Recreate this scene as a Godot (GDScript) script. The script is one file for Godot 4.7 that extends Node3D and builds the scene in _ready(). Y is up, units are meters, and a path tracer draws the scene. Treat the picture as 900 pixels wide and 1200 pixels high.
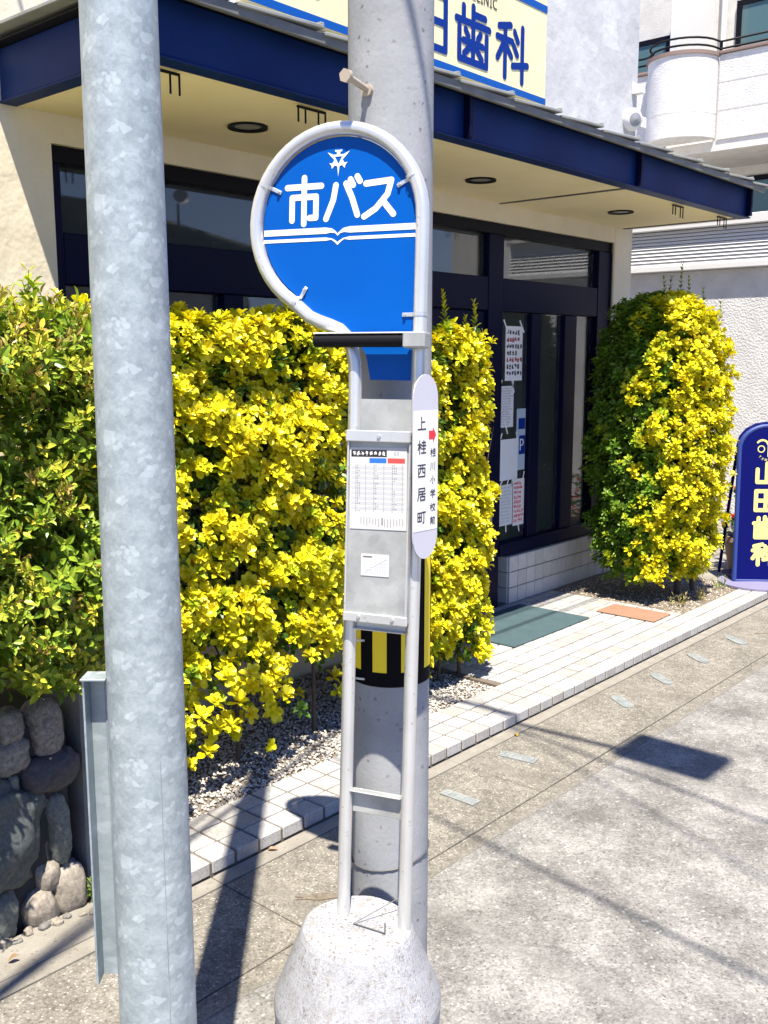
extends Node3D

var rng := RandomNumberGenerator.new()
var used := {}
var T := {}
var MT := {}

# ------------------------------------------------------------------ mesh builder
class MB:
	var v := PackedVector3Array()
	var n := PackedVector3Array()
	var uv := PackedVector2Array()
	var c := PackedColorArray()
	var col := Color(1, 1, 1)
	func tri3(a, b, d, na, nb, nd, ua = Vector2.ZERO, ub = Vector2.ZERO, ud = Vector2.ZERO):
		var g = (b - a).cross(d - a)
		if g.dot(na + nb + nd) > 0:
			v.append_array([a, d, b]); n.append_array([na, nd, nb]); uv.append_array([ua, ud, ub])
		else:
			v.append_array([a, b, d]); n.append_array([na, nb, nd]); uv.append_array([ua, ub, ud])
		c.append_array([col, col, col])
	func tri(a, b, d, out):
		var g: Vector3 = (b - a).cross(d - a).normalized()
		if g.dot(out) < 0: g = -g
		tri3(a, b, d, g, g, g)
	func quad(a, b, d, e, out):
		tri(a, b, d, out); tri(a, d, e, out)
	func quad_uv(a, b, d, e, out):
		var g: Vector3 = (b - a).cross(d - a).normalized()
		if g.dot(out) < 0: g = -g
		tri3(a, b, d, g, g, g, Vector2(0, 1), Vector2(1, 1), Vector2(1, 0))
		tri3(a, d, e, g, g, g, Vector2(0, 1), Vector2(1, 0), Vector2(0, 0))
	# chamfered box from lo to hi, optional frame f (Transform3D)
	func box(lo: Vector3, hi: Vector3, ch := 0.0, f := Transform3D.IDENTITY):
		var ctr := (lo + hi) * 0.5
		var h := (hi - lo) * 0.5
		ch = min(ch, min(h.x, min(h.y, h.z)) * 0.9)
		if ch <= 0.0:
			for ax in 3:
				for s in [-1.0, 1.0]:
					var o := Vector3.ZERO; o[ax] = s
					var p := []
					for q in [[-1, -1], [1, -1], [1, 1], [-1, 1]]:
						var w := Vector3.ZERO
						w[ax] = s * h[ax]; w[(ax + 1) % 3] = q[0] * h[(ax + 1) % 3]; w[(ax + 2) % 3] = q[1] * h[(ax + 2) % 3]
						p.append(f * (ctr + w))
					quad(p[0], p[1], p[2], p[3], f.basis * o)
			return
		for ax in 3:
			var b1 := (ax + 1) % 3
			var b2 := (ax + 2) % 3
			for s in [-1.0, 1.0]:
				var o := Vector3.ZERO; o[ax] = s
				var p := []
				for q in [[-1, -1], [1, -1], [1, 1], [-1, 1]]:
					var w := Vector3.ZERO
					w[ax] = s * h[ax]; w[b1] = q[0] * (h[b1] - ch); w[b2] = q[1] * (h[b2] - ch)
					p.append(f * (ctr + w))
				quad(p[0], p[1], p[2], p[3], f.basis * o)
			for s in [-1.0, 1.0]:
				for t in [-1.0, 1.0]:
					var o := Vector3.ZERO; o[b1] = s; o[b2] = t
					var p := []
					for q in [[-1, 0], [1, 0], [1, 1], [-1, 1]]:
						var w := Vector3.ZERO
						w[ax] = q[0] * (h[ax] - ch)
						w[b1] = s * (h[b1] - (0.0 if q[1] == 0 else ch)); w[b2] = t * (h[b2] - (ch if q[1] == 0 else 0.0))
						p.append(f * (ctr + w))
					quad(p[0], p[1], p[2], p[3], f.basis * o)
		for sx in [-1.0, 1.0]:
			for sy in [-1.0, 1.0]:
				for sz in [-1.0, 1.0]:
					var s := Vector3(sx, sy, sz)
					tri(f * (ctr + s * (h - Vector3(0, ch, ch))), f * (ctr + s * (h - Vector3(ch, 0, ch))), f * (ctr + s * (h - Vector3(ch, ch, 0))), f.basis * s)
	func tube(pts: Array, r0: float, r1 := -1.0, seg := 8, caps := true, f := Transform3D.IDENTITY):
		if r1 < 0: r1 = r0
		var m := pts.size()
		var rings := []
		var nrm := []
		var ref := Vector3(0.31, 0.17, 0.93)
		var t0: Vector3 = (pts[1] - pts[0]).normalized()
		if abs(t0.dot(ref)) > 0.9: ref = Vector3(1, 0, 0)
		var side: Vector3 = t0.cross(ref).normalized()
		for i in m:
			var t: Vector3
			if i == 0: t = (pts[1] - pts[0]).normalized()
			elif i == m - 1: t = (pts[m - 1] - pts[m - 2]).normalized()
			else: t = ((pts[i + 1] - pts[i]).normalized() + (pts[i] - pts[i - 1]).normalized()).normalized()
			side = (side - t * side.dot(t)).normalized()
			var up := t.cross(side)
			var r: float = lerp(r0, r1, float(i) / (m - 1))
			var ring := []
			var rn := []
			for k in seg:
				var a := TAU * k / seg
				var d := side * cos(a) + up * sin(a)
				ring.append(f * (pts[i] + d * r)); rn.append(f.basis * d)
			rings.append(ring); nrm.append(rn)
		for i in m - 1:
			for k in seg:
				var k2 := (k + 1) % seg
				tri3(rings[i][k], rings[i][k2], rings[i + 1][k2], nrm[i][k], nrm[i][k2], nrm[i + 1][k2])
				tri3(rings[i][k], rings[i + 1][k2], rings[i + 1][k], nrm[i][k], nrm[i + 1][k2], nrm[i + 1][k])
		if caps:
			for e in [0, m - 1]:
				var o: Vector3 = f.basis * ((pts[0] - pts[1]) if e == 0 else (pts[m - 1] - pts[m - 2]))
				for k in seg:
					tri(f * pts[e], rings[e][k], rings[e][(k + 1) % seg], o)
	# profile: array of Vector2(radius, y); smooth around, flat along the profile unless smooth
	func lathe(prof: Array, at: Vector3, seg := 32, smooth := false, noise: FastNoiseLite = null, amp := 0.0, a0 := 0.0, a1 := TAU):
		var P := []
		for p in prof:
			var ring := []
			for k in seg + 1:
				var a := lerpf(a0, a1, float(k) / seg)
				var q := Vector3(cos(a) * p.x, p.y, sin(a) * p.x)
				if noise: q += Vector3(cos(a), 0.4, sin(a)) * noise.get_noise_3dv(Vector3(cos(a) * p.x, p.y, sin(a) * p.x)) * amp
				ring.append(at + q)
			P.append(ring)
		var N := []
		for i in prof.size() - 1:
			var d: Vector2 = prof[i + 1] - prof[i]
			N.append(Vector2(d.y, -d.x).normalized())
		for i in prof.size() - 1:
			for k in seg:
				var ang := [lerpf(a0, a1, float(k) / seg), lerpf(a0, a1, float(k + 1) / seg)]
				var nn := []
				for e in [i, i + 1]:
					var w: Vector2 = N[i]
					if smooth:
						var j: int = i - 1 if e == i else i + 1
						if j >= 0 and j < N.size(): w = (N[i] + N[j]).normalized()
					for a in ang: nn.append(Vector3(cos(a) * w.x, w.y, sin(a) * w.x))
				var ru: float = prof[0].x
				var w0 := Vector2(ang[0] * ru, -prof[i].y); var w1 := Vector2(ang[1] * ru, -prof[i].y)
				var w2 := Vector2(ang[1] * ru, -prof[i + 1].y); var w3 := Vector2(ang[0] * ru, -prof[i + 1].y)
				tri3(P[i][k], P[i][k + 1], P[i + 1][k + 1], nn[0], nn[1], nn[3], w0, w1, w2)
				tri3(P[i][k], P[i + 1][k + 1], P[i + 1][k], nn[0], nn[3], nn[2], w0, w2, w3)
	func cap(r: float, at: Vector3, out: Vector3, seg := 32):
		for k in seg:
			var a := TAU * k / seg
			var b := TAU * (k + 1) / seg
			tri(at, at + Vector3(cos(a), 0, sin(a)) * r, at + Vector3(cos(b), 0, sin(b)) * r, out)
	# flat polygon (x,y) extruded from z0 to z1 in frame f
	func prism(poly: PackedVector2Array, z0: float, z1: float, f := Transform3D.IDENTITY):
		var idx := Geometry2D.triangulate_polygon(poly)
		for i in range(0, idx.size(), 3):
			for z in [z0, z1]:
				tri(f * Vector3(poly[idx[i]].x, poly[idx[i]].y, z), f * Vector3(poly[idx[i + 1]].x, poly[idx[i + 1]].y, z), f * Vector3(poly[idx[i + 2]].x, poly[idx[i + 2]].y, z), f.basis * Vector3(0, 0, sign(z - (z0 + z1) * 0.5)))
		var cw := Geometry2D.is_polygon_clockwise(poly)
		for i in poly.size():
			var a := poly[i]
			var b := poly[(i + 1) % poly.size()]
			var e := b - a
			var o := Vector3(e.y, -e.x, 0) * (-1.0 if cw else 1.0)
			quad(f * Vector3(a.x, a.y, z0), f * Vector3(b.x, b.y, z0), f * Vector3(b.x, b.y, z1), f * Vector3(a.x, a.y, z1), f.basis * o)
	# lettering stroke: rounded polyline of width w, raised to z
	func stroke(pts: Array, w: float, z: float, f := Transform3D.IDENTITY, round_ends := true):
		for i in pts.size() - 1:
			var a: Vector2 = pts[i]
			var b: Vector2 = pts[i + 1]
			var d := (b - a).normalized()
			var s := Vector2(-d.y, d.x) * w * 0.5
			var poly := PackedVector2Array()
			var m := 7
			if round_ends:
				for k in m + 1:
					var an := PI / 2 + PI * k / m
					poly.append(a + (d * cos(an) + Vector2(-d.y, d.x) * sin(an)) * w * 0.5)
				for k in m + 1:
					var an := -PI / 2 + PI * k / m
					poly.append(b + (d * cos(an) + Vector2(-d.y, d.x) * sin(an)) * w * 0.5)
			else:
				poly = PackedVector2Array([a + s, a - s, b - s, b + s])
			var zz := z + 0.00006 * i
			var ctr := f * Vector3((a.x + b.x) * 0.5, (a.y + b.y) * 0.5, zz)
			for k in poly.size():
				var p := poly[k]
				var q := poly[(k + 1) % poly.size()]
				tri(ctr, f * Vector3(p.x, p.y, zz), f * Vector3(q.x, q.y, zz), f.basis.z)
	func done(colored := false) -> ArrayMesh:
		var a := []
		a.resize(Mesh.ARRAY_MAX)
		a[Mesh.ARRAY_VERTEX] = v; a[Mesh.ARRAY_NORMAL] = n; a[Mesh.ARRAY_TEX_UV] = uv
		if colored: a[Mesh.ARRAY_COLOR] = c
		var m := ArrayMesh.new()
		m.add_surface_from_arrays(Mesh.PRIMITIVE_TRIANGLES, a)
		return m

# ------------------------------------------------------------------ nodes
func numbered(called: String) -> String:
	if not used.has(called):
		used[called] = 0
		return called
	used[called] += 1
	return "%s_%03d" % [called, used[called]]

func thing(called, label, category, at := Vector3.ZERO, group := "") -> Node3D:
	var o := Node3D.new()
	o.name = numbered(called)
	add_child(o)
	o.position = at
	tag(o, label, category, group)
	return o

func tag(o, label, category, group := ""):
	o.set_meta("label", label); o.set_meta("category", category)
	if group != "": o.set_meta("group", group)

func wpos(p: Node) -> Vector3:
	var r := Vector3.ZERO
	while p != self:
		r += p.position
		p = p.get_parent()
	return r

func wxf(p: Node) -> Transform3D:
	var r := Transform3D.IDENTITY
	while p != self:
		r = p.transform * r
		p = p.get_parent()
	return r

# mesh given in world coordinates, or moved by xf (a world transform)
func part(called, mesh, m, parent, xf := Transform3D.IDENTITY) -> MeshInstance3D:
	var o := MeshInstance3D.new()
	o.name = called
	o.mesh = mesh
	if m: o.material_override = m
	parent.add_child(o, true)
	o.transform = wxf(parent).affine_inverse() * xf
	return o

func structure(called, mesh, m) -> MeshInstance3D:
	var o := part(called, mesh, m, self)
	o.set_meta("kind", "structure")
	return o

func boxp(called, parent, m, lo, hi, ch := 0.0) -> MeshInstance3D:
	var c: Vector3 = (lo + hi) * 0.5
	var b := MB.new()
	b.box(lo - c, hi - c, ch)
	return part(called, b.done(), m, parent, Transform3D(Basis(), c))

# ------------------------------------------------------------------ materials
func L(r, g, b) -> Color:
	return Color(r, g, b).linear_to_srgb()

func nz(kind, freq, seed_, size := 512, oct := 3, jitter := 1.0) -> PackedByteArray:
	var f := FastNoiseLite.new()
	f.seed = seed_
	f.frequency = freq
	if kind == "cell":
		f.noise_type = FastNoiseLite.TYPE_CELLULAR
		f.cellular_return_type = FastNoiseLite.RETURN_CELL_VALUE
		f.cellular_jitter = jitter
		f.fractal_type = FastNoiseLite.FRACTAL_NONE
	elif kind == "warpcell":
		f.noise_type = FastNoiseLite.TYPE_CELLULAR
		f.cellular_return_type = FastNoiseLite.RETURN_CELL_VALUE
		f.fractal_type = FastNoiseLite.FRACTAL_NONE
		f.domain_warp_enabled = true
		f.domain_warp_amplitude = 18.0
		f.domain_warp_frequency = 0.03
	elif kind == "dist":
		f.noise_type = FastNoiseLite.TYPE_CELLULAR
		f.cellular_return_type = FastNoiseLite.RETURN_DISTANCE
		f.fractal_type = FastNoiseLite.FRACTAL_NONE
	else:
		f.noise_type = FastNoiseLite.TYPE_SIMPLEX_SMOOTH
		f.fractal_octaves = oct
	var im := f.get_seamless_image(size, size)
	im.convert(Image.FORMAT_L8)
	return im.get_data()

# mix of two linear colours by weighted layers; specks: [data, threshold, colour, above?]
func paint(size, ca, cb, layers, specks := []) -> ImageTexture:
	var out := PackedByteArray()
	out.resize(size * size * 3)
	var a: Color = ca.linear_to_srgb()
	var b: Color = cb.linear_to_srgb()
	var sp := []
	for s in specks: sp.append([s[0], s[1], s[2].linear_to_srgb(), s[3], s[4] if s.size() > 4 else 0.75])
	for i in size * size:
		var t := 0.5
		for l in layers: t += l[1] * (l[0][i] / 255.0 - 0.5)
		var q := a.lerp(b, clampf(t, 0, 1))
		for s in sp:
			var d: int = s[0][i]
			if (s[3] and d > s[1]) or (not s[3] and d < s[1]): q = q.lerp(s[2], s[4])
		out[i * 3] = int(q.r * 255); out[i * 3 + 1] = int(q.g * 255); out[i * 3 + 2] = int(q.b * 255)
	return ImageTexture.create_from_image(Image.create_from_data(size, size, false, Image.FORMAT_RGB8, out))

func bump(size, layers, strength) -> ImageTexture:
	var out := PackedByteArray()
	out.resize(size * size)
	for i in size * size:
		var t := 0.5
		for l in layers: t += l[1] * (l[0][i] / 255.0 - 0.5)
		out[i] = int(clampf(t, 0, 1) * 255)
	var im := Image.create_from_data(size, size, false, Image.FORMAT_L8, out)
	im.convert(Image.FORMAT_RGBA8)
	im.bump_map_to_normal_map(strength)
	return ImageTexture.create_from_image(im)

func mat(c: Color, rough := 0.8, metal := 0.0, tex = null, metres := 1.0, nrm = null, nscale := 1.0, world := true) -> StandardMaterial3D:
	var m := StandardMaterial3D.new()
	m.albedo_color = c.linear_to_srgb()
	m.roughness = rough
	m.metallic = metal
	m.cull_mode = BaseMaterial3D.CULL_DISABLED
	if tex: m.albedo_texture = tex
	if nrm:
		m.normal_enabled = true
		m.normal_texture = nrm
		m.normal_scale = nscale
	if tex or nrm:
		m.uv1_triplanar = true
		m.uv1_world_triplanar = world
		m.uv1_scale = Vector3.ONE / metres
	return m

func make_materials():
	var fine := nz("cell", 0.11, 3)
	var fine2 := nz("cell", 0.2, 4)
	var mid := nz("fbm", 0.012, 5)
	var big := nz("fbm", 0.006, 6, 512, 4)
	var grit := nz("fbm", 0.15, 7, 512, 2)
	var dist := nz("dist", 0.11, 3)
	var W := Color(1, 1, 1)
	# asphalt with pale worn stones
	var fineA := nz("cell", 0.17, 3, 1024)
	var fineB := nz("cell", 0.28, 4, 1024)
	var midA := nz("fbm", 0.02, 5, 1024, 4)
	var bigA := nz("fbm", 0.004, 6, 1024, 4)
	var distA := nz("dist", 0.17, 3, 1024)
	T.asphalt = paint(1024, Color(.105, .102, .095), Color(.295, .287, .27), [[fineA, 0.42], [fineB, 0.38], [midA, 0.4], [bigA, 0.9]], [[fineA, 249, Color(.40, .39, .37), true, .5], [fineB, 8, Color(.05, .049, .047), false, .5]])
	T.asphalt_n = bump(1024, [[distA, -0.7], [fineB, 0.3]], 2.5)
	MT.asphalt = mat(W, 0.9, 0, T.asphalt, 1.35, T.asphalt_n, 0.7)
	T.gutter = paint(1024, Color(.10, .092, .077), Color(.27, .25, .213), [[fineA, 0.5], [fineB, 0.45], [midA, 0.45], [bigA, 0.5]], [[fineB, 247, Color(.58, .55, .48), true, .6], [fineA, 7, Color(.09, .08, .065), false, .6]])
	MT.gutter = mat(W, 0.9, 0, T.gutter, 1.2, T.asphalt_n, 0.5)
	T.cement = paint(512, Color(.18, .165, .138), Color(.28, .262, .226), [[grit, 0.5], [mid, 0.6], [big, 0.6]], [[fine2, 8, Color(.16, .14, .11), false]])
	MT.cement = mat(W, 0.92, 0, T.cement, 0.7, bump(512, [[grit, 0.6], [mid, 0.3]], 1.5), 0.5)
	# granite like tile
	T.tile = paint(512, Color(.27, .267, .26), Color(.47, .463, .45), [[fine2, 0.7], [grit, 0.5], [big, 0.5]], [[fine2, 16, Color(.2, .2, .2), false]])
	MT.tile = mat(W, 0.75, 0, T.tile, 0.3)
	MT.tile2 = mat(Color(.93, .925, .91), 0.75, 0, T.tile, 0.3)
	MT.tile3 = mat(Color(.87, .85, .82), 0.75, 0, T.tile, 0.3)
	MT.mortar = mat(Color(.15, .125, .10), 0.95, 0, bump_free(grit, mid), 0.3)
	T.wtile = paint(512, Color(.46, .455, .44), Color(.66, .65, .63), [[fine2, 0.6], [grit, 0.5], [big, 0.4]])
	MT.wtile = mat(W, 0.5, 0, T.wtile, 0.25)
	MT.wtile2 = mat(Color(.9, .9, .88), 0.5, 0, T.wtile, 0.25)
	# stucco
	var st_n := bump(512, [[nz("fbm", 0.02, 11, 512, 5), 1.0], [grit, 0.15]], 5.0)
	T.stucco = paint(512, Color(.62, .555, .42), Color(.74, .68, .545), [[big, 0.8], [grit, 0.2], [mid, 0.4]])
	MT.stucco = mat(W, 0.9, 0, T.stucco, 2.0, st_n, 0.22)
	T.grey_stucco = paint(512, Color(.40, .41, .43), Color(.60, .61, .625), [[nz("warpcell", 0.018, 15), 0.45], [big, 0.6], [grit, 0.2]])
	MT.grey_stucco = mat(W, 0.85, 0, T.grey_stucco, 1.6, st_n, 0.2)
	MT.soffit = mat(W, 0.9, 0, paint(512, Color(.78, .67, .40), Color(.85, .745, .48), [[big, 1.0], [mid, 0.3]]), 1.6)
	T.white_n = bump(512, [[nz("fbm", 0.05, 13, 512, 3), 1.0]], 6.0)
	MT.white_stucco = mat(W, 0.9, 0, paint(512, Color(.50, .495, .485), Color(.63, .625, .615), [[big, 1.0], [grit, 0.25]]), 0.7, T.white_n, 0.5)
	MT.white_paint = mat(Color(.62, .62, .61), 0.6, 0, null)
	MT.pale_wall = mat(W, 0.9, 0, paint(512, Color(.50, .485, .455), Color(.60, .585, .555), [[big, 1.0], [mid, 0.4]]), 0.9, T.white_n, 0.15)
	# navy frames
	MT.navy = mat(Color(.002, .003, .024), 0.5)
	MT.navy.metallic_specular = 0.25
	MT.navy_beam = mat(W, 0.5, 0.0, paint(512, Color(.003, .014, .08), Color(.006, .028, .125), [[big, 1.0], [grit, 0.2]]), 1.2)
	MT.navy_beam.metallic_specular = 0.25
	MT.black = mat(Color(.008, .008, .010), 0.5)
	MT.black.metallic_specular = 0.25
	MT.dark_frame = mat(Color(.004, .004, .009), 0.5)
	MT.dark_frame.metallic_specular = 0.25
	MT.slate = mat(W, 0.75, 0, paint(512, Color(.17, .18, .17), Color(.33, .34, .335), [[big, 0.9], [grit, 0.4]]), 0.6)
	MT.drip = mat(W, 0.6, 0.2, paint(512, Color(.11, .115, .11), Color(.22, .225, .215), [[big, 0.9], [grit, 0.4]]), 0.7)
	# metals
	var sp1 := nz("warpcell", 0.022, 21, 1024)
	var sp2 := nz("warpcell", 0.05, 22, 1024)
	var sp3 := nz("fbm", 0.006, 23, 1024, 4)
	var sp4 := nz("fbm", 0.1, 24, 1024, 2)
	T.galv = paint(1024, Color(.24, .272, .29), Color(.49, .525, .545), [[sp1, 0.30], [sp2, 0.24], [sp3, 0.45], [sp4, 0.14], [nz("warpcell", 0.09, 25, 1024), 0.2]], [[sp2, 240, Color(.60, .64, .66), true, .35], [sp1, 232, Color(.56, .60, .62), true, .35]])
	T.galv_n = bump(1024, [[sp2, 0.25], [sp4, 0.4]], 0.8)
	MT.galv = mat(Color(.88, .93, .94), 0.45, 0.15, T.galv, 0.55, T.galv_n, 0.3)
	MT.galv.uv1_triplanar = false
	MT.galv.uv1_scale = Vector3(1.0 / .46, 1.0 / .36, 1.0)
	MT.galv_sheet = mat(Color(.86, .92, .94), 0.4, 0.3, T.galv, 0.9, T.galv_n, 0.3)
	MT.tube = mat(W, 0.32, 0.6, paint(512, Color(.56, .57, .57), Color(.72, .725, .72), [[big, 0.8], [grit, 0.3]], [[fine2, 3, Color(.35, .34, .32), false]]), 0.5)
	T.box = paint(512, Color(.25, .262, .262), Color(.50, .515, .51), [[big, 0.9], [nz("warpcell", 0.03, 31), 0.3], [grit, 0.15]])
	MT.box = mat(W, 0.42, 0.3, T.box, 0.35)
	MT.steel = mat(Color(.62, .63, .63), 0.35, 0.7)
	MT.dark_steel = mat(Color(.12, .12, .12), 0.5, 0.4)
	# concrete of the utility pole and of the sign's foot
	T.pole = paint(1024, Color(.21, .22, .235), Color(.365, .38, .40), [[sp3, 0.7], [sp4, 0.3]], [[nz("fbm", 0.05, 41, 1024, 4), 40, Color(.15, .15, .15), false, .6], [nz("cell", 0.16, 42, 1024), 2, Color(.10, .10, .10), false, .7]])
	MT.pole = mat(W, 0.8, 0, T.pole, 1.1, bump(512, [[grit, 0.7], [fine2, 0.2]], 1.2), 0.18)
	T.foot = paint(512, Color(.20, .205, .222), Color(.43, .438, .46), [[fine2, 0.6], [grit, 0.6], [big, 0.6]], [[nz("fbm", 0.016, 51, 512, 5), 70, Color(.23, .205, .17), false, .5], [nz("cell", 0.16, 52), 14, Color(.11, .09, .075), false, .7]])
	MT.foot = mat(W, 0.9, 0, T.foot, 0.36, bump(512, [[fine2, 0.5], [grit, 0.7]], 2.5), 0.8)
	MT.wall_concrete = mat(Color(.62, .6, .58), 0.9, 0, T.pole, 0.9)
	MT.yellow = mat(Color(.85, .64, .012), 0.6)
	MT.guard_black = mat(Color(.006, .006, .008), 0.6)
	MT.guard_black.metallic_specular = 0.15
	# signs
	MT.sign_blue = mat(W, 0.3, 0, paint(512, Color(.001, .070, .34), Color(.0015, .084, .385), [[big, 1.0]]), 0.8)
	MT.sign_blue.metallic_specular = 0.25
	MT.sign_white = mat(Color(.70, .70, .69), 0.45)
	MT.board_yellow = mat(W, 0.55, 0, paint(512, Color(.74, .68, .40), Color(.79, .735, .46), [[big, 1.0]]), 1.5)
	MT.board_blue = mat(Color(.004, .08, .36), 0.5)
	MT.board_blue.metallic_specular = 0.25
	MT.letter_blue = mat(Color(.004, .03, .22), 0.6)
	MT.letter_blue.metallic_specular = 0.2
	MT.aframe = mat(Color(.003, .005, .10), 0.5)
	MT.aframe.metallic_specular = 0.2
	MT.aframe_rim = mat(Color(.02, .045, .22), 0.5)
	MT.letter_yellow = mat(Color(.78, .70, .22), 0.5)
	MT.ink = mat(Color(.03, .03, .05), 0.6)
	MT.red = mat(Color(.62, .03, .04), 0.5)
	MT.plate = mat(Color(.48, .48, .55), 0.4)
	MT.paper = mat(Color(.74, .74, .73), 0.8)
	MT.acrylic = mat(Color(.02, .02, .02), 0.3)
	# ground cover and stones
	MT.soil = mat(W, 0.95, 0, paint(512, Color(.10, .082, .06), Color(.24, .20, .155), [[fine, 0.5], [grit, 0.5], [mid, 0.5]]), 0.5, T.asphalt_n, 1.0)
	MT.pebble = mat(W, 0.85)
	MT.pebble.vertex_color_use_as_albedo = true
	MT.mat_green = mat(W, 0.95, 0, paint(512, Color(.032, .064, .075), Color(.06, .10, .112), [[grit, 0.9], [big, 0.5]]), 0.35)
	MT.mat_brown = mat(W, 0.95, 0, paint(512, Color(.22, .12, .075), Color(.32, .185, .12), [[grit, 0.9], [big, 0.5]]), 0.35)
	MT.checker = mat(W, 0.5, 0.3, paint(512, Color(.20, .225, .22), Color(.42, .44, .44), [[fine, 0.5], [big, 0.7]]), 0.2)
	MT.bark = mat(W, 0.95, 0, paint(512, Color(.055, .042, .03), Color(.15, .12, .09), [[grit, 0.6], [mid, 0.6]]), 0.2)
	MT.cable = mat(Color(.02, .02, .02), 0.6)
	MT.interior = mat(Color(.16, .16, .155), 0.9)
	MT.interior_dark = mat(Color(.05, .05, .05), 0.9)
	MT.roof_tile = mat(Color(.05, .055, .06), 0.5)
	MT.terracotta = mat(Color(.30, .22, .17), 0.9)
	# glass
	MT.glass = StandardMaterial3D.new()
	MT.glass.transparency = BaseMaterial3D.TRANSPARENCY_ALPHA
	MT.glass.albedo_color = Color(.30, .33, .33, 0.22)
	MT.glass.roughness = 0.02
	MT.glass.metallic_specular = 0.9
	MT.glass.cull_mode = BaseMaterial3D.CULL_DISABLED
	MT.far_glass = mat(Color(.07, .13, .14), 0.06)
	# foliage
	MT.leaf = []
	MT.leaf.append(leaf_mat(Color(1, 1, 1)))

func bump_free(a, b):
	return paint(512, Color(.75, .72, .68), Color(1.0, 1.0, 1.0), [[a, 0.6], [b, 0.6]])

func leaf_mat(tint: Color) -> StandardMaterial3D:
	var m := StandardMaterial3D.new()
	m.albedo_color = tint.linear_to_srgb()
	m.vertex_color_use_as_albedo = true
	m.roughness = 0.38
	m.metallic_specular = 0.45
	m.cull_mode = BaseMaterial3D.CULL_DISABLED
	m.backlight_enabled = true
	m.backlight = Color(.75, .75, .45)
	return m

# ------------------------------------------------------------------ glyphs (unit square, y up)
var G := {
	"shi": [[[.5, 1.0], [.5, .8]], [[.03, .8], [.97, .8]], [[.17, .06], [.17, .57], [.83, .57], [.83, .1], [.66, .1]], [[.5, .8], [.5, -.03]]],
	"ba": [[[.36, .82], [.30, .48], [.12, .04]], [[.62, .84], [.78, .5], [.92, .1]], [[.73, .93], [.80, .80]], [[.90, .99], [.97, .88]]],
	"su": [[[.1, .88], [.84, .93], [.74, .58], [.4, .22], [.06, .03]], [[.6, .42], [.92, .06]]],
	"yama": [[[.5, .98], [.5, .1]], [[.08, .7], [.08, .1], [.92, .1], [.92, .7]]],
	"ta": [[[.06, .95], [.94, .95], [.94, .05], [.06, .05], [.06, .95]], [[.5, .95], [.5, .05]], [[.06, .5], [.94, .5]]],
	"ha": [[[.5, 1.0], [.5, .72]], [[.5, .87], [.85, .87]], [[.22, .95], [.22, .72]], [[.02, .7], [.98, .7]], [[.1, .58], [.1, .03], [.9, .03], [.9, .56]], [[.5, .6], [.5, .12]], [[.22, .36], [.78, .36]], [[.28, .56], [.36, .46]], [[.72, .56], [.64, .46]], [[.46, .34], [.24, .13]], [[.54, .34], [.76, .13]]],
	"ka": [[[.44, .97], [.08, .88]], [[.02, .68], [.5, .68]], [[.27, .92], [.27, .0]], [[.25, .65], [.03, .3]], [[.3, .58], [.47, .4]], [[.57, .88], [.68, .72]], [[.55, .62], [.66, .47]], [[.83, 1.0], [.83, .0]], [[.52, .24], [1.0, .34]]],
	"ue": [[[.45, .97], [.45, .05]], [[.45, .6], [.85, .6]], [[.02, .05], [.98, .05]]],
	"katsura": [[[.02, .7], [.42, .7]], [[.22, .98], [.22, .0]], [[.2, .66], [.02, .3]], [[.24, .6], [.4, .42]], [[.52, .85], [.96, .85]], [[.74, .98], [.74, .05]], [[.46, .62], [1.0, .62]], [[.52, .36], [.96, .36]], [[.44, .05], [1.0, .05]]],
	"nishi": [[[.03, .93], [.97, .93]], [[.1, .68], [.9, .68], [.9, .05], [.1, .05], [.1, .68]], [[.38, .93], [.36, .5], [.22, .3]], [[.62, .93], [.62, .38], [.8, .36]]],
	"i": [[[.15, .93], [.9, .93], [.9, .7], [.15, .7]], [[.15, .93], [.14, .4], [.02, .02]], [[.25, .5], [.98, .5]], [[.6, .66], [.6, .3]], [[.35, .3], [.9, .3], [.9, .04], [.35, .04], [.35, .3]]],
	"machi": [[[.04, .85], [.5, .85], [.5, .2], [.04, .2], [.04, .85]], [[.27, .85], [.27, .2]], [[.04, .52], [.5, .52]], [[.56, .88], [1.0, .88]], [[.8, .88], [.8, .08], [.68, .04]]],
	"kawa": [[[.15, .9], [.14, .4], [.04, .05]], [[.5, .88], [.5, .12]], [[.88, .95], [.88, .0]]],
	"ko": [[[.5, .97], [.5, .06], [.38, .05]], [[.28, .68], [.08, .3]], [[.72, .68], [.92, .3]]],
	"gaku": [[[.2, .97], [.28, .82]], [[.48, .98], [.52, .84]], [[.8, .98], [.68, .82]], [[.08, .6], [.08, .76], [.92, .76], [.92, .6]], [[.25, .6], [.72, .6], [.52, .46], [.52, .05], [.4, .03]], [[.04, .34], [.96, .34]]],
	"kou": [[[.02, .7], [.42, .7]], [[.22, .98], [.22, .0]], [[.2, .66], [.02, .3]], [[.24, .6], [.4, .42]], [[.72, .98], [.72, .82]], [[.46, .8], [1.0, .8]], [[.6, .72], [.5, .54]], [[.84, .72], [.95, .54]], [[.88, .52], [.7, .2], [.44, .02]], [[.56, .5], [.74, .2], [1.0, .02]]],
	"mae": [[[.28, .98], [.36, .86]], [[.72, .98], [.62, .86]], [[.03, .82], [.97, .82]], [[.12, .04], [.12, .66], [.48, .66], [.48, .06]], [[.12, .48], [.48, .48]], [[.12, .3], [.48, .3]], [[.66, .64], [.66, .2]], [[.88, .7], [.88, .06], [.76, .04]]],
}

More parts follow.
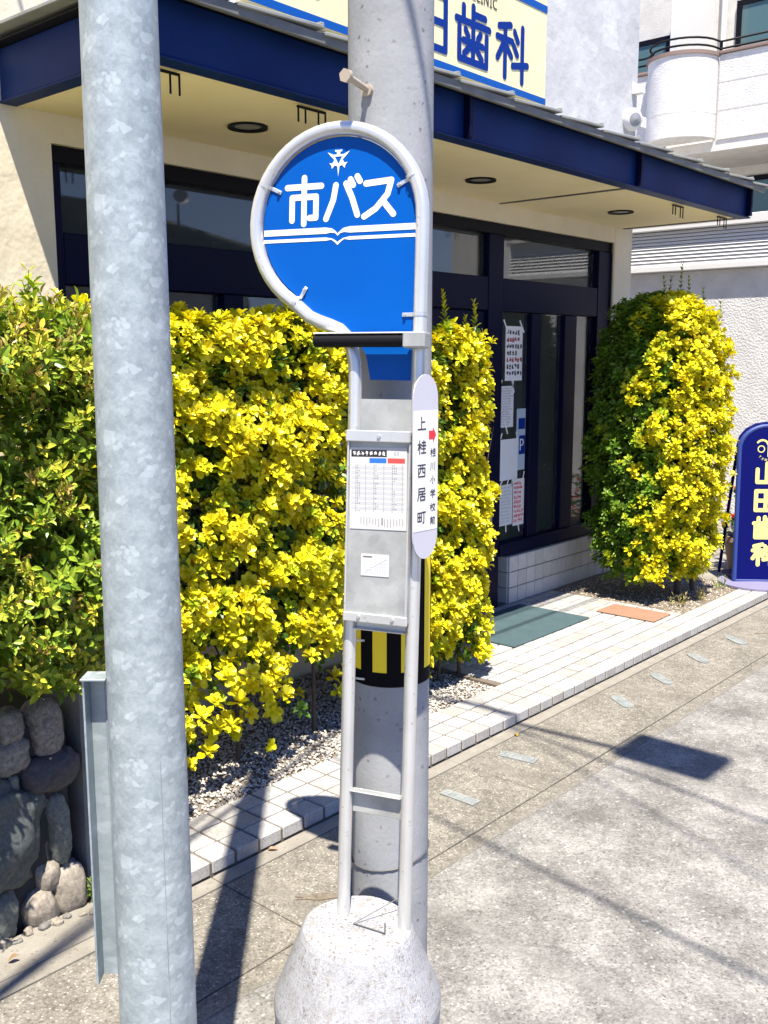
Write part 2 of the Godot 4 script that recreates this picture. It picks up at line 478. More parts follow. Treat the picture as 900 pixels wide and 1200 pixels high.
# one character lying in the plane of f; lo = lower left corner, size = width and height, weight relative to height
func glyph(which, lo: Vector2, size: Vector2, weight: float, z: float, f: Transform3D) -> ArrayMesh:
	var b := MB.new()
	var k := 0
	for s in G[which]:
		var p := []
		for q in s: p.append(lo + Vector2(q[0], q[1]) * size)
		b.stroke(p, weight, z + 0.0004 * (k % 7) / 7.0 + 0.00001 * k, f)
		k += 1
	return b.done()

func frame(o: Vector3, x: Vector3, y: Vector3) -> Transform3D:
	x = x.normalized()
	y = (y - x * y.dot(x)).normalized()
	return Transform3D(Basis(x, y, x.cross(y)), o)

func card(w, h, t) -> ArrayMesh:
	var b := MB.new()
	b.quad_uv(Vector3(-w / 2, -h / 2, t), Vector3(w / 2, -h / 2, t), Vector3(w / 2, h / 2, t), Vector3(-w / 2, h / 2, t), Vector3(0, 0, 1))
	b.quad(Vector3(-w / 2, -h / 2, 0), Vector3(w / 2, -h / 2, 0), Vector3(w / 2, h / 2, 0), Vector3(-w / 2, h / 2, 0), Vector3(0, 0, -1))
	for s in [-1, 1]:
		b.quad(Vector3(s * w / 2, -h / 2, 0), Vector3(s * w / 2, h / 2, 0), Vector3(s * w / 2, h / 2, t), Vector3(s * w / 2, -h / 2, t), Vector3(s, 0, 0))
		b.quad(Vector3(-w / 2, s * h / 2, 0), Vector3(w / 2, s * h / 2, 0), Vector3(w / 2, s * h / 2, t), Vector3(-w / 2, s * h / 2, t), Vector3(0, s, 0))
	return b.done()

# flat print: handwriting-like rows
func scribble(w, h, rows, paper, ink, seed_, bold := 1, ink2 = null) -> ImageTexture:
	var r := RandomNumberGenerator.new()
	r.seed = seed_
	var im := Image.create(w, h, false, Image.FORMAT_RGB8)
	im.fill(paper.linear_to_srgb())
	var rh: float = float(h) / (rows + 1)
	for i in rows:
		var x := int(w * 0.08)
		var y := int(rh * (i + 0.6))
		var k: Color = (ink2 if ink2 != null and i % 3 == 1 else ink).linear_to_srgb()
		var stop: float = w * r.randf_range(0.6, 0.95)
		while x < stop:
			var cw := int(rh * 0.62)
			for s in 5:
				if r.randf() < 0.5:
					im.fill_rect(Rect2i(x + r.randi_range(0, int(cw * 0.3)), y + r.randi_range(0, int(rh * 0.6)), int(cw * 0.7), bold), k)
				else:
					im.fill_rect(Rect2i(x + r.randi_range(0, int(cw * 0.7)), y + r.randi_range(0, int(rh * 0.2)), bold, int(rh * 0.5)), k)
			x += cw + 2
	return ImageTexture.create_from_image(im)

func print_mat(t, rough := 0.7) -> StandardMaterial3D:
	var m := StandardMaterial3D.new()
	m.albedo_texture = t
	m.roughness = rough
	m.cull_mode = BaseMaterial3D.CULL_DISABLED
	return m

# ------------------------------------------------------------------ foliage
func leaf(b: MB, base: Vector3, d: Vector3, nrm: Vector3, ln: float, wd: float, fold := 0.25, curl := 0.15, wide := 0.58):
	d = d.normalized()
	var s := d.cross(nrm).normalized()
	var up := s.cross(d).normalized()
	var l := base + d * ln * wide + s * wd * 0.5 + up * wd * fold
	var r := base + d * ln * wide - s * wd * 0.5 + up * wd * fold
	var c := base + d * ln * wide
	var t := base + d * ln + up * ln * curl * (-0.6)
	var l0 := base + d * ln * 0.22 + s * wd * 0.28 + up * wd * fold * 0.5
	var r0 := base + d * ln * 0.22 - s * wd * 0.28 + up * wd * fold * 0.5
	b.tri(base, l0, c, up); b.tri(l0, l, c, up)
	b.tri(base, c, r0, up); b.tri(r0, c, r, up)
	var l1 := base + d * ln * lerpf(wide, 1.0, .62) + s * wd * 0.34 + up * wd * fold * .5
	var r1 := base + d * ln * lerpf(wide, 1.0, .62) - s * wd * 0.34 + up * wd * fold * .5
	b.tri(l, l1, c, up); b.tri(l1, t, c, up)
	b.tri(c, t, r1, up); b.tri(c, r1, r, up)

# rosette of leaves at a twig's tip, axis +y, about size metres across
func rosette(r: RandomNumberGenerator, count: int, ln: float, wd: float, ca: Color, cb: Color, stem: float, low: float, high: float, stem_col: Color, fold := 0.22, wide := 0.58) -> ArrayMesh:
	var b := MB.new()
	b.col = stem_col
	b.tube([Vector3(0, -stem, 0), Vector3(0, 0, 0)], 0.0018, 0.0012, 4, false)
	for i in count:
		var f := float(i) / count
		var a := i * 2.39996 + r.randf_range(-0.3, 0.3)
		var el: float = deg_to_rad(lerpf(low, high, f) + r.randf_range(-12, 12))
		var d := Vector3(cos(a) * cos(el), sin(el), sin(a) * cos(el))
		var up := Vector3(-cos(a) * sin(el), cos(el), -sin(a) * sin(el))
		up = up.rotated(d, r.randf_range(-0.35, 0.35))
		b.col = ca.lerp(cb, r.randf())
		var k := r.randf_range(0.78, 1.12) * lerpf(1.0, 0.72, f * f)
		leaf(b, Vector3(0, -stem * 0.5 * (1.0 - f), 0), d, up, ln * k, wd * k * r.randf_range(0.85, 1.1), fold, r.randf_range(0.0, 0.35), wide)
	return b.done(true)

# longer shoot with leaves along it
func shoot(r: RandomNumberGenerator, pairs: int, height: float, ln: float, wd: float, ca: Color, cb: Color, stem_col: Color, tilt := 35.0) -> ArrayMesh:
	var b := MB.new()
	b.col = stem_col
	var bend := Vector3(r.randf_range(-0.1, 0.1), 0, r.randf_range(-0.1, 0.1)) * height
	b.tube([Vector3.ZERO, Vector3(0, height * 0.5, 0) + bend * 0.3, Vector3(0, height, 0) + bend], 0.002, 0.001, 4, false)
	for i in pairs:
		var f := (i + 0.6) / pairs
		for s in 2:
			var a := i * 1.5708 + s * PI + r.randf_range(-0.4, 0.4)
			var el := deg_to_rad(tilt + 25 * f + r.randf_range(-10, 10))
			var d := Vector3(cos(a) * cos(el), sin(el), sin(a) * cos(el))
			var up := Vector3(-cos(a) * sin(el), cos(el), -sin(a) * sin(el))
			b.col = ca.lerp(cb, clampf(f + r.randf_range(-0.3, 0.3), 0, 1))
			var k := r.randf_range(0.8, 1.1) * (1.0 - 0.35 * f)
			leaf(b, Vector3(0, height * f, 0) + bend * f * f, d, up, ln * k, wd * k, 0.2, 0.2, 0.5)
	return b.done(true)

func orient(at: Vector3, axis: Vector3, spin: float, k: float) -> Transform3D:
	axis = axis.normalized()
	var x := axis.cross(Vector3(0.3, 0.2, 0.9)).normalized()
	var z := x.cross(axis).normalized()
	var bs := Basis(x, axis, z) * Basis(Vector3.UP, spin)
	return Transform3D(bs.scaled_local(Vector3.ONE * k), at)

# list entries: {x: Transform3D (world), k: mesh index, c: tint, s: score}
func foliage(plant: Node3D, list: Array, meshes: Array, names: Array, single_name: String, tints: Array):
	list.sort_custom(func(a, b): return a.s > b.s)
	var mats := []
	for t in tints: mats.append(leaf_mat(t))
	var singles: int = min(300, list.size())
	for i in singles:
		var e = list[i]
		part(single_name, meshes[e.k], mats[e.c], plant, e.x)
	for j in names.size():
		var rest := []
		for i in range(singles, list.size()):
			if names[j][1].has(list[i].k): rest.append(list[i])
		for mesh_i in names[j][1]:
			var sub := rest.filter(func(e): return e.k == mesh_i)
			if sub.is_empty(): continue
			var mm := MultiMesh.new()
			mm.transform_format = MultiMesh.TRANSFORM_3D
			mm.use_colors = true
			mm.mesh = meshes[mesh_i]
			mm.instance_count = sub.size()
			var o := wpos(plant)
			for i in sub.size():
				var x: Transform3D = sub[i].x
				x.origin -= o
				mm.set_instance_transform(i, x)
				mm.set_instance_color(i, tints[sub[i].c])
			var mi := MultiMeshInstance3D.new()
			mi.name = names[j][0]
			mi.multimesh = mm
			mi.material_override = MT.leaf[0]
			mi.set_meta("kind", "stuff")
			plant.add_child(mi, true)

func branches(plant: Node3D, at: Vector3, height: float, spread: Vector2, r: RandomNumberGenerator, count := 7, thick := 0.011):
	var b := MB.new()
	var top := at + Vector3(r.randf_range(-.03, .03), height * 0.45, r.randf_range(-.03, .03))
	b.tube([at - Vector3(0, 0.05, 0), at + Vector3(r.randf_range(-.012, .012), height * 0.2, 0), top], thick, thick * 0.7, 7)
	part("trunk", b.done(), MT.bark, plant)
	for i in count:
		var q := MB.new()
		var s := at.lerp(top, r.randf_range(0.25, 1.0))
		var e := at + Vector3(r.randf_range(-1, 1) * spread.x, height * r.randf_range(0.45, 0.98), r.randf_range(-1, 1) * spread.y)
		var m := s.lerp(e, 0.5) + Vector3(0, 0.06, 0)
		q.tube([s, m, e], thick * 0.45, thick * 0.16, 5)
		part("branch", q.done(), MT.bark, plant)

# ------------------------------------------------------------------ scene
const EYE := Vector3(0, 1.6, 0)
var U_ := Vector3(.333, 0, .943).normalized()

func _ready():
	rng.seed = 20240611
	# camera
	var A := deg_to_rad(41.2)
	var P := deg_to_rad(9.0)
	var fh := Vector3(cos(A), 0, -sin(A))
	var rt := Vector3(sin(A), 0, cos(A))
	var fw := fh * cos(P) - Vector3.UP * sin(P)
	var up := fh * sin(P) + Vector3.UP * cos(P)
	var cam := Camera3D.new()
	cam.name = "camera"
	cam.transform = Transform3D(Basis(rt, up, -fw), EYE)
	cam.fov = rad_to_deg(2 * atan(600.0 / 1150.0))
	cam.near = 0.05
	cam.far = 600.0
	add_child(cam)
	cam.current = true
	# sky
	var env := Environment.new()
	var sky := Sky.new()
	var sm := ProceduralSkyMaterial.new()
	sm.sky_top_color = Color(.22, .42, .78)
	sm.sky_horizon_color = Color(.72, .82, .93)
	sm.sky_curve = 0.16
	sm.ground_bottom_color = Color(.45, .44, .42)
	sm.ground_horizon_color = Color(.66, .68, .70)
	sm.sun_angle_max = 0.0
	sky.sky_material = sm
	env.background_mode = Environment.BG_SKY
	env.sky = sky
	env.background_energy_multiplier = 0.76
	env.tonemap_mode = Environment.TONE_MAPPER_LINEAR
	env.tonemap_exposure = 2.4
	env.sdfgi_enabled = true
	env.ssao_enabled = true
	env.ssil_enabled = true
	var we := WorldEnvironment.new()
	we.name = "world"
	we.environment = env
	add_child(we)
	# sun: high behind the camera
	var sun := DirectionalLight3D.new()
	sun.name = "sun"
	var el := deg_to_rad(66.0)
	var sd := Vector3(.73 * cos(el), -sin(el), -.684 * cos(el)).normalized()
	sun.transform = Transform3D(Basis.looking_at(sd, Vector3.UP), Vector3(0, 20, 0))
	sun.light_energy = 1.6
	sun.light_color = Color(1.0, .965, .90)
	sun.light_angular_distance = 0.53
	sun.shadow_enabled = true
	add_child(sun)

	make_materials()
	build_ground()
	build_clinic()
	build_neighbours()
	build_opposite_house()
	build_stone_wall()
	build_utility_pole()
	build_bus_stop()
	build_steel_pole()
	build_overhead()
	build_small_things()
	build_plants()

# ------------------------------------------------------------------ ground
const KZ := -2.275
const FY := 0.05

func build_ground():
	var b := MB.new()
	b.quad(Vector3(-150, -.05, -150), Vector3(150, -.05, -150), Vector3(150, -.05, 150), Vector3(-150, -.05, 150), Vector3.UP)
	structure("ground", b.done(), MT.cement)
	b = MB.new()
	b.box(Vector3(-40, -.049, -1.755), Vector3(60, 0, 5.2))
	structure("road", b.done(), MT.asphalt)
	# roadside strips of cast slabs
	b = MB.new()
	b.box(Vector3(-40, -.049, -2.43), Vector3(60, -.008, -1.757))
	var gut := structure("gutter", b.done(), mat(Color(.10, .085, .065), 0.95))
	for i in range(-3, 10):
		var x0 := 1.78 + i * 1.2
		boxp("slab", gut, MT.gutter, Vector3(x0 + .002, -.04, -2.206), Vector3(x0 + 1.198, .001 + .0006 * (i % 2), -1.832), .003)
		boxp("edging", gut, MT.gutter, Vector3(x0 + .302, -.04, -1.826), Vector3(x0 + 1.498, .0005, -1.7585), .003)
		var zb := -2.43 if x0 + 1.2 < 1.7 else KZ + .004
		boxp("apron", gut, MT.cement, Vector3(x0 + .002, -.04, zb), Vector3(x0 + 1.198, .003, -2.211), .003)
	boxp("apron", gut, MT.cement, Vector3(-3, -.04, -2.432), Vector3(1.574, .0035, KZ + .0), .003)
	# rough patches of older mortar on the slabs
	for q in [[1.93, -1.93, .075, .018], [5.65, -1.98, .06, .012]]:
		var pb := MB.new()
		var poly := PackedVector2Array()
		for k in 16:
			var a := TAU * k / 16
			var rr := 1.0 + 0.25 * sin(k * 2.7 + q[0])
			poly.append(Vector2(cos(a) * q[2] * rr, sin(a) * q[3] * rr))
		pb.prism(poly, 0.0, 0.003, Transform3D(Basis(Vector3(.75, 0, .66), Vector3(.66, 0, -.75), Vector3.UP), Vector3(q[0], .0016, q[1])))
		part("mortar_patch", pb.done(), MT.soil, gut)
	# tiled forecourt
	b = MB.new()
	b.box(Vector3(1.58, -.045, -2.556), Vector3(6.62, FY - .008, KZ - .004))
	b.box(Vector3(3.757, -.045, -3.41), Vector3(6.62, FY - .008, -2.5565))
	var fc := structure("forecourt", b.done(), MT.mortar)
	var tiles := []
	var meshes := []
	for e in 2:
		var m := MB.new()
		if e == 0: m.box(Vector3(-.0458, -.046, -.0452), Vector3(.0458, 0, .0457), .004)
		else: m.box(Vector3(-.0458, -.012, -.0428), Vector3(.0458, 0, .0428), .003)
		meshes.append(m.done())
	for ix in 50:
		var x := 1.635 + ix * 0.1
		for iz in 12:
			var z: float = KZ - .0462 - .0035 * 0 - iz * 0.0945
			if z < -3.385: continue
			if iz > 2 and x < 3.76: continue
			if iz > 1 and x > 5.62: continue
			if iz > 2 and x > 5.56 : continue
			tiles.append([Vector3(x, FY + rng.randf_range(-.0012, .0008), z), 0 if iz == 0 else 1])
	tiles.sort_custom(func(p, q): return p[0].distance_to(EYE) < q[0].distance_to(EYE))
	var mats := [MT.tile, MT.tile2, MT.tile, MT.tile3]
	var joined := MB.new()
	for i in tiles.size():
		var t = tiles[i]
		if i < 300:
			var o := part("tile", meshes[t[1]], mats[rng.randi() % 4], fc, Transform3D(Basis(Vector3(1, 0, 0), rng.randf_range(-.006, .006)), t[0]))
		else:
			var h := .046 if t[1] == 0 else .012
			joined.box(t[0] + Vector3(-.0458, -h, -.0428), t[0] + Vector3(.0458, 0, .0428), .003)
	var far := part("tile_field", joined.done(), MT.tile, fc)
	far.set_meta("kind", "stuff")
	# planting bed in front of the clinic and bed of the round bush
	b = MB.new()
	b.box(Vector3(1.585, -.04, -3.38), Vector3(3.755, .030, -2.558))
	structure("planting_bed", b.done(), MT.soil)
	b = MB.new()
	b.box(Vector3(5.55, -.04, -3.40), Vector3(6.60, .047, -2.462))
	structure("bush_bed", b.done(), MT.soil)
	# forecourt of the neighbour, beyond the sign
	b = MB.new()
	b.box(Vector3(6.625, -.045, -14), Vector3(9.0, .03, -2.29))
	structure("neighbour_yard", b.done(), MT.cement)
	# gravel
	var stone := MB.new()
	var fn := FastNoiseLite.new()
	fn.frequency = 0.9
	var sp := []
	for i in 5:
		for k in 6:
			var th := PI * i / 4.0
			var ph := TAU * k / 6.0
			var d := Vector3(sin(th) * cos(ph), cos(th) * .7, sin(th) * sin(ph))
			sp.append(d * (1.0 + 0.35 * fn.get_noise_3dv(d * 2.0)))
	for i in 4:
		for k in 6:
			var p0: Vector3 = sp[i * 6 + k]; var p1: Vector3 = sp[i * 6 + (k + 1) % 6]; var p2: Vector3 = sp[(i + 1) * 6 + (k + 1) % 6]; var p3: Vector3 = sp[(i + 1) * 6 + k]
			stone.tri3(p0, p1, p2, p0.normalized(), p1.normalized(), p2.normalized()); stone.tri3(p0, p2, p3, p0.normalized(), p2.normalized(), p3.normalized())
	var sm := stone.done()
	var gr := RandomNumberGenerator.new()
	gr.seed = 5
	gravel("gravel", sm, gr, 15000, Vector2(1.6, -3.36), Vector2(3.74, -2.545), .035, "light mixed gravel covering the bed under the golden hedge", [Color(.55, .5, .43), Color(.40, .37, .33), Color(.26, .245, .23), Color(.62, .59, .54)])
	gravel("bush_gravel", sm, gr, 2600, Vector2(5.56, -3.36), Vector2(6.58, -2.47), .046, "sparse gravel and earth crumbs around the foot of the round bush", [Color(.42, .36, .29), Color(.30, .25, .2), Color(.2, .17, .14), Color(.5, .46, .4)])

func gravel(called, mesh, gr, count, lo, hi, y, label, cols):
	var mm := MultiMesh.new()
	mm.transform_format = MultiMesh.TRANSFORM_3D
	mm.use_colors = true
	mm.mesh = mesh
	mm.instance_count = count
	for i in count:
		var k: float = gr.randf_range(.0035, .0078)
		var bs := Basis.from_euler(Vector3(gr.randf() * TAU, gr.randf() * TAU, gr.randf() * TAU)).scaled(Vector3(k, k * .75, k))
		mm.set_instance_transform(i, Transform3D(bs, Vector3(gr.randf_range(lo.x, hi.x), y + gr.randf_range(-.002, .006), gr.randf_range(lo.y, hi.y))))
		var c: Color = cols[gr.randi() % cols.size()] * gr.randf_range(.75, 1.15)
		c.a = 1.0
		mm.set_instance_color(i, c)
	var o := MultiMeshInstance3D.new()
	o.name = called
	o.multimesh = mm
	o.material_override = MT.pebble
	add_child(o)
	o.set_meta("kind", "stuff")
	tag(o, label, "gravel")

# ------------------------------------------------------------------ clinic
const FZ := -3.40

func pane(parent, lo: Vector3, hi: Vector3):
	return boxp("pane", parent, MT.glass, lo, hi)

func build_clinic():
	var c := thing("clinic_building", "cream two-storey clinic with navy window frames and navy edged porch canopy", "building", Vector3(3.5, 0, -5.5))
	var back := -8.0
	# walls with thickness
	boxp("wall", c, MT.stucco, Vector3(-5.0, -.05, FZ - .16), Vector3(2.03, 6.2, FZ))
	boxp("wall", c, MT.stucco, Vector3(2.03, 2.375, FZ - .16), Vector3(6.305, 2.7, FZ))
	boxp("wall", c, MT.stucco, Vector3(6.305, -.05, FZ - .16), Vector3(6.56, 2.7, FZ), .006)
	boxp("wall", c, MT.grey_stucco, Vector3(2.03, 2.70, FZ - .16), Vector3(6.545, 6.2, FZ + .002), .006)
	boxp("wall", c, MT.stucco, Vector3(6.40, -.05, back), Vector3(6.555, 6.2, FZ - .162))
	boxp("wall", c, MT.stucco, Vector3(-5.0, -.05, back), Vector3(-4.85, 6.2, FZ - .162))
	boxp("wall", c, MT.interior, Vector3(-4.84, -.05, back), Vector3(6.39, 6.2, back + .15))
	boxp("roof", c, MT.slate, Vector3(-5.1, 6.21, back - .1), Vector3(6.66, 6.33, FZ + .1))
	boxp("floor_slab", c, MT.interior, Vector3(-4.84, -.05, back + .16), Vector3(6.39, .04, FZ - .165))
	boxp("ceiling", c, MT.interior, Vector3(-4.84, 2.72, back + .16), Vector3(6.39, 2.85, FZ - .165))
	boxp("partition", c, MT.interior, Vector3(1.2, .042, back + .16), Vector3(1.3, 2.71, FZ - .165))
	boxp("counter", c, MT.interior_dark, Vector3(2.4, .045, -5.6), Vector3(4.4, 1.05, -5.1))
	boxp("blind", c, mat(Color(.3, .3, .28), .9), Vector3(2.1, .5, -3.85), Vector3(2.8, 1.84, -3.83))
	# window wall
	var w := Vector3(0, 0, 0)
	var f0 := FZ - .09
	var f1 := FZ - .018
	var fr := boxp("window_frame", c, MT.dark_frame, Vector3(2.035, 2.31, f0), Vector3(6.30, 2.373, f1), .003)
	for q in [[2.035, 2.07, .36, 2.308], [2.84, 2.95, .36, 1.868], [4.20, 4.29, .05, 2.308], [4.835, 4.985, .05, 2.308], [6.12, 6.30, .36, 2.308]]:
		boxp("mullion", fr, MT.navy, Vector3(q[0], q[2], f0 + .002), Vector3(q[1], q[3], f1 + .004), .003)
	for q in [[5.32, 5.43], [5.715, 5.865]]:
		boxp("mullion", fr, MT.navy, Vector3(q[0], .445, f0 + .004), Vector3(q[1], 1.866, f1 - .004), .004)
	for q in [[2.072, 4.198], [4.292, 4.833], [4.987, 6.118]]:
		boxp("transom", fr, MT.navy, Vector3(q[0], 1.87, f0 + .002), Vector3(q[1], 2.062, f1 + .001), .004)
	boxp("sill", fr, MT.navy, Vector3(4.987, .365, f0), Vector3(6.118, .443, f1 + .015), .004)
	boxp("sill", fr, MT.navy, Vector3(2.072, .365, f0), Vector3(4.198, .443, f1 + .015), .004)
	var g := FZ - .06
	for q in [[2.072, 4.198, 2.064, 2.308], [4.292, 4.833, 2.064, 2.308], [4.987, 6.118, 2.064, 2.308], [2.072, 2.838, .445, 1.868], [2.952, 4.198, .445, 1.868], [4.987, 5.318, .445, 1.868], [5.432, 5.713, .445, 1.868], [5.867, 6.118, .445, 1.868]]:
		pane(fr, Vector3(q[0], q[2], g - .003), Vector3(q[1], q[3], g + .003))
	# door leaf
	var d := boxp("door", c, MT.navy, Vector3(4.72, .06, g - .02), Vector3(4.832, 1.866, g + .022), .004)
	boxp("stile", d, MT.navy, Vector3(4.293, .06, g - .02), Vector3(4.40, 1.866, g + .022), .004)
	boxp("rail", d, MT.navy, Vector3(4.402, .06, g - .02), Vector3(4.718, .20, g + .021), .004)
	boxp("rail", d, MT.navy, Vector3(4.402, 1.78, g - .02), Vector3(4.718, 1.866, g + .021), .004)
	boxp("pane", d, MT.glass, Vector3(4.402, .202, g - .003), Vector3(4.718, 1.778, g + .003))
	var hb := MB.new()
	hb.tube([Vector3(4.69, .95, g + .03), Vector3(4.69, .95, g + .06), Vector3(4.69, 1.12, g + .06), Vector3(4.69, 1.12, g + .03)], .009, .009, 8)
	part("handle", hb.done(), mat(Color(.32, .2, .1), .5), d)
	boxp("threshold", c, MT.steel, Vector3(4.292, .0525, g - .03), Vector3(4.832, .058, g + .05))
	boxp("push_plate", c, MT.steel, Vector3(4.86, .56, f1 + .0045), Vector3(4.90, .70, f1 + .009), .001)
	# low tiled wall beneath the windows
	var lw := boxp("low_wall", c, mat(Color(.30, .29, .27), .9), Vector3(5.06, .0, FZ - .15), Vector3(6.303, .357, FZ + .008))
	var wm := MB.new()
	wm.box(Vector3(-.0475, -.0475, -.004), Vector3(.0475, .0475, .004), .002)
	var wt := wm.done()
	for iy in 3:
		for ix in 12:
			part("tile", wt, MT.wtile if rng.randf() < .6 else MT.wtile2, lw, Transform3D(Basis(), Vector3(5.112 + ix * .1, .105 + iy * .101, FZ + .012)))
		part("tile", wt, MT.wtile2, lw, Transform3D(Basis(Vector3.UP, -PI / 2), Vector3(5.057, .105 + iy * .101, FZ - .042)))
	var lw2 := boxp("low_wall", c, MT.stucco, Vector3(2.035, .0, FZ - .15), Vector3(4.19, .357, FZ - .002))
	# porch canopy
	var cy := 2.48
	var can := boxp("canopy", c, MT.soffit, Vector3(1.88, cy, FZ + .002), Vector3(6.40, cy + .05, -2.60))
	boxp("soffit_joint", can, MT.dark_steel, Vector3(4.885, cy - .004, FZ + .01), Vector3(4.915, cy + .004, -2.602))
	boxp("soffit_joint", can, MT.dark_steel, Vector3(6.402, cy - .006, FZ + .01), Vector3(6.412, cy + .012, -2.60))
	for x in [2.65, 4.19, 5.66]:
		var lb := MB.new()
		lb.lathe([Vector2(.052, .004), Vector2(.052, -.004), Vector2(.078, -.009), Vector2(.078, .001)], Vector3(x, cy, -3.02), 28)
		var dl := part("downlight", lb.done(), MT.black, can)
		var lc := MB.new()
		lc.cap(.053, Vector3(x, cy - .002, -3.02), Vector3.DOWN, 28)
		part("lens", lc.done(), mat(Color(.22, .22, .2), .3), dl)
	# navy steel edge beam with flanges
	var beam := boxp("fascia", c, MT.navy_beam, Vector3(1.85, cy + .006, -2.545), Vector3(6.46, 2.655, -2.535), .002)
	boxp("lower_flange", beam, MT.navy_beam, Vector3(1.838, cy - .004, -2.60), Vector3(6.46, cy + .004, -2.524), .002)
	boxp("upper_flange", beam, MT.black, Vector3(1.838, 2.657, -2.60), Vector3(6.46, 2.665, -2.50), .002)
	boxp("side_beam", beam, MT.navy_beam, Vector3(1.842, cy + .006, FZ + .003), Vector3(1.852, 2.655, -2.547), .002)
	boxp("side_flange", beam, MT.navy_beam, Vector3(1.832, cy - .0045, FZ + .003), Vector3(1.90, cy + .0035, -2.602), .002)
	boxp("side_flange", beam, MT.black, Vector3(1.80, 2.657, FZ + .003), Vector3(1.90, 2.665, -2.602), .002)
	boxp("side_beam", beam, MT.navy_beam, Vector3(6.45, cy + .006, FZ + .003), Vector3(6.46, 2.655, -2.547), .002)
	boxp("side_flange", beam, MT.white_paint, Vector3(6.415, cy - .0045, FZ + .003), Vector3(6.462, cy + .0035, -2.602), .002)
	for x in [3.40, 4.905, 6.41]:
		boxp("stiffener", beam, MT.navy, Vector3(x - .012, cy + .005, -2.534), Vector3(x + .012, 2.655, -2.50), .002)
	# roof of the canopy
	var rb := MB.new()
	var roofp := PackedVector2Array([Vector2(-2.49, 2.667), Vector2(-2.49, 2.673), Vector2(FZ + .003, 2.70), Vector2(FZ + .003, 2.69), Vector2(-2.60, 2.667)])
	rb.prism(roofp, 1.80, 6.52, Transform3D(Basis(Vector3(0, 0, 1), Vector3(0, 1, 0), Vector3(1, 0, 0)), Vector3.ZERO))
	var rf := part("canopy_roof", rb.done(), MT.drip, c)
	boxp("drip_edge", rf, MT.drip, Vector3(1.79, 2.640, -2.488), Vector3(6.54, 2.674, -2.468), .003)
	var slm := MB.new()
	var slope := atan2(.012, .91)
	slm.box(Vector3(-.19, .0, -.90), Vector3(.185, .012, .018), .002)
	slm.box(Vector3(.172, .0125, -.90), Vector3(.19, .022, .012), .002)
	var sl := slm.done()
	for i in 13:
		var x := 1.79 + .19 + i * .381 - .04
		var bs := Basis(Vector3(1, 0, 0), slope) * Basis(Vector3(0, 0, 1), .05)
		part("shingle", sl, MT.slate, rf, Transform3D(bs, Vector3(x, 2.6765, -2.475)))
	# white flashing between roof and wall
	boxp("flashing", rf, MT.white_paint, Vector3(2.40, 2.74, FZ + .003), Vector3(5.30, 3.07, FZ + .02), .004)
	# hooks hanging from the canopy edge
	for p in [[1.95, -2.62], [2.60, -2.62], [5.62, -2.63], [6.26, -2.63]]:
		var h := MB.new()
		h.box(Vector3(p[0] - .07, cy - .014, p[1] - .006), Vector3(p[0] + .07, cy - .006, p[1] + .006), .002)
		for k in [-.065, -.03, .035, .07]:
			h.tube([Vector3(p[0] + k, cy - .008, p[1]), Vector3(p[0] + k, cy - .062 - .01 * (1 if k > 0 else 0), p[1])], .0035, .0035, 6)
		part("hook_rail", h.done(), MT.black, can)
	# soft corner bead of the pillar
	boxp("corner_bead", c, mat(Color(.5, .44, .33), .8), Vector3(6.285, .36, FZ - .005), Vector3(6.304, 2.374, FZ + .004), .002)

	build_board()

func build_board():
	var z := FZ + .05
	var s := thing("clinic_signboard", "large pale yellow signboard with blue dental characters on the upper wall", "signboard", Vector3(4.1, 3.08, z))
	var bd := boxp("board", s, MT.board_yellow, Vector3(2.93, 3.085, z - .04), Vector3(5.29, 4.1, z), .003)
	boxp("stripe", bd, MT.board_blue, Vector3(2.93, 3.086, z + .0005), Vector3(5.29, 3.122, z + .003))
	boxp("stripe", bd, MT.board_blue, Vector3(2.93, 3.60, z + .0005), Vector3(5.29, 3.64, z + .003))
	var f := Transform3D(Basis(), Vector3(0, 0, z))
	var defs := [["yama", 3.66], ["ta", 4.02], ["ha", 4.40], ["ka", 4.775]]
	for d in defs:
		part("character", glyph(d[0], Vector2(d[1], 3.165), Vector2(.31, .29), .038, .003, f), MT.letter_blue, bd)
	var tx := TextMesh.new()
	var fo := SystemFont.new()
	fo.font_names = PackedStringArray(["Droid Sans"])
	tx.font = fo
	tx.font_size = 64
	tx.pixel_size = .00125
	tx.depth = .002
	tx.text = "DENTAL CLINIC"
	part("lettering", tx, MT.ink, bd, Transform3D(Basis(), Vector3(4.50, 3.52, z + .002)))
	# round emblem text at the left end
	var word := "YAMADA"
	for i in word.length():
		var a := deg_to_rad(200 + i * 22.0)
		var t2 := TextMesh.new()
		t2.font = fo; t2.font_size = 48; t2.pixel_size = .0014; t2.depth = .002; t2.text = word[i]
		part("lettering", t2, MT.ink, bd, Transform3D(Basis(Vector3(0, 0, 1), a + PI / 2), Vector3(3.30 + cos(a) * .22, 3.43 + sin(a) * .22, z + .002)))

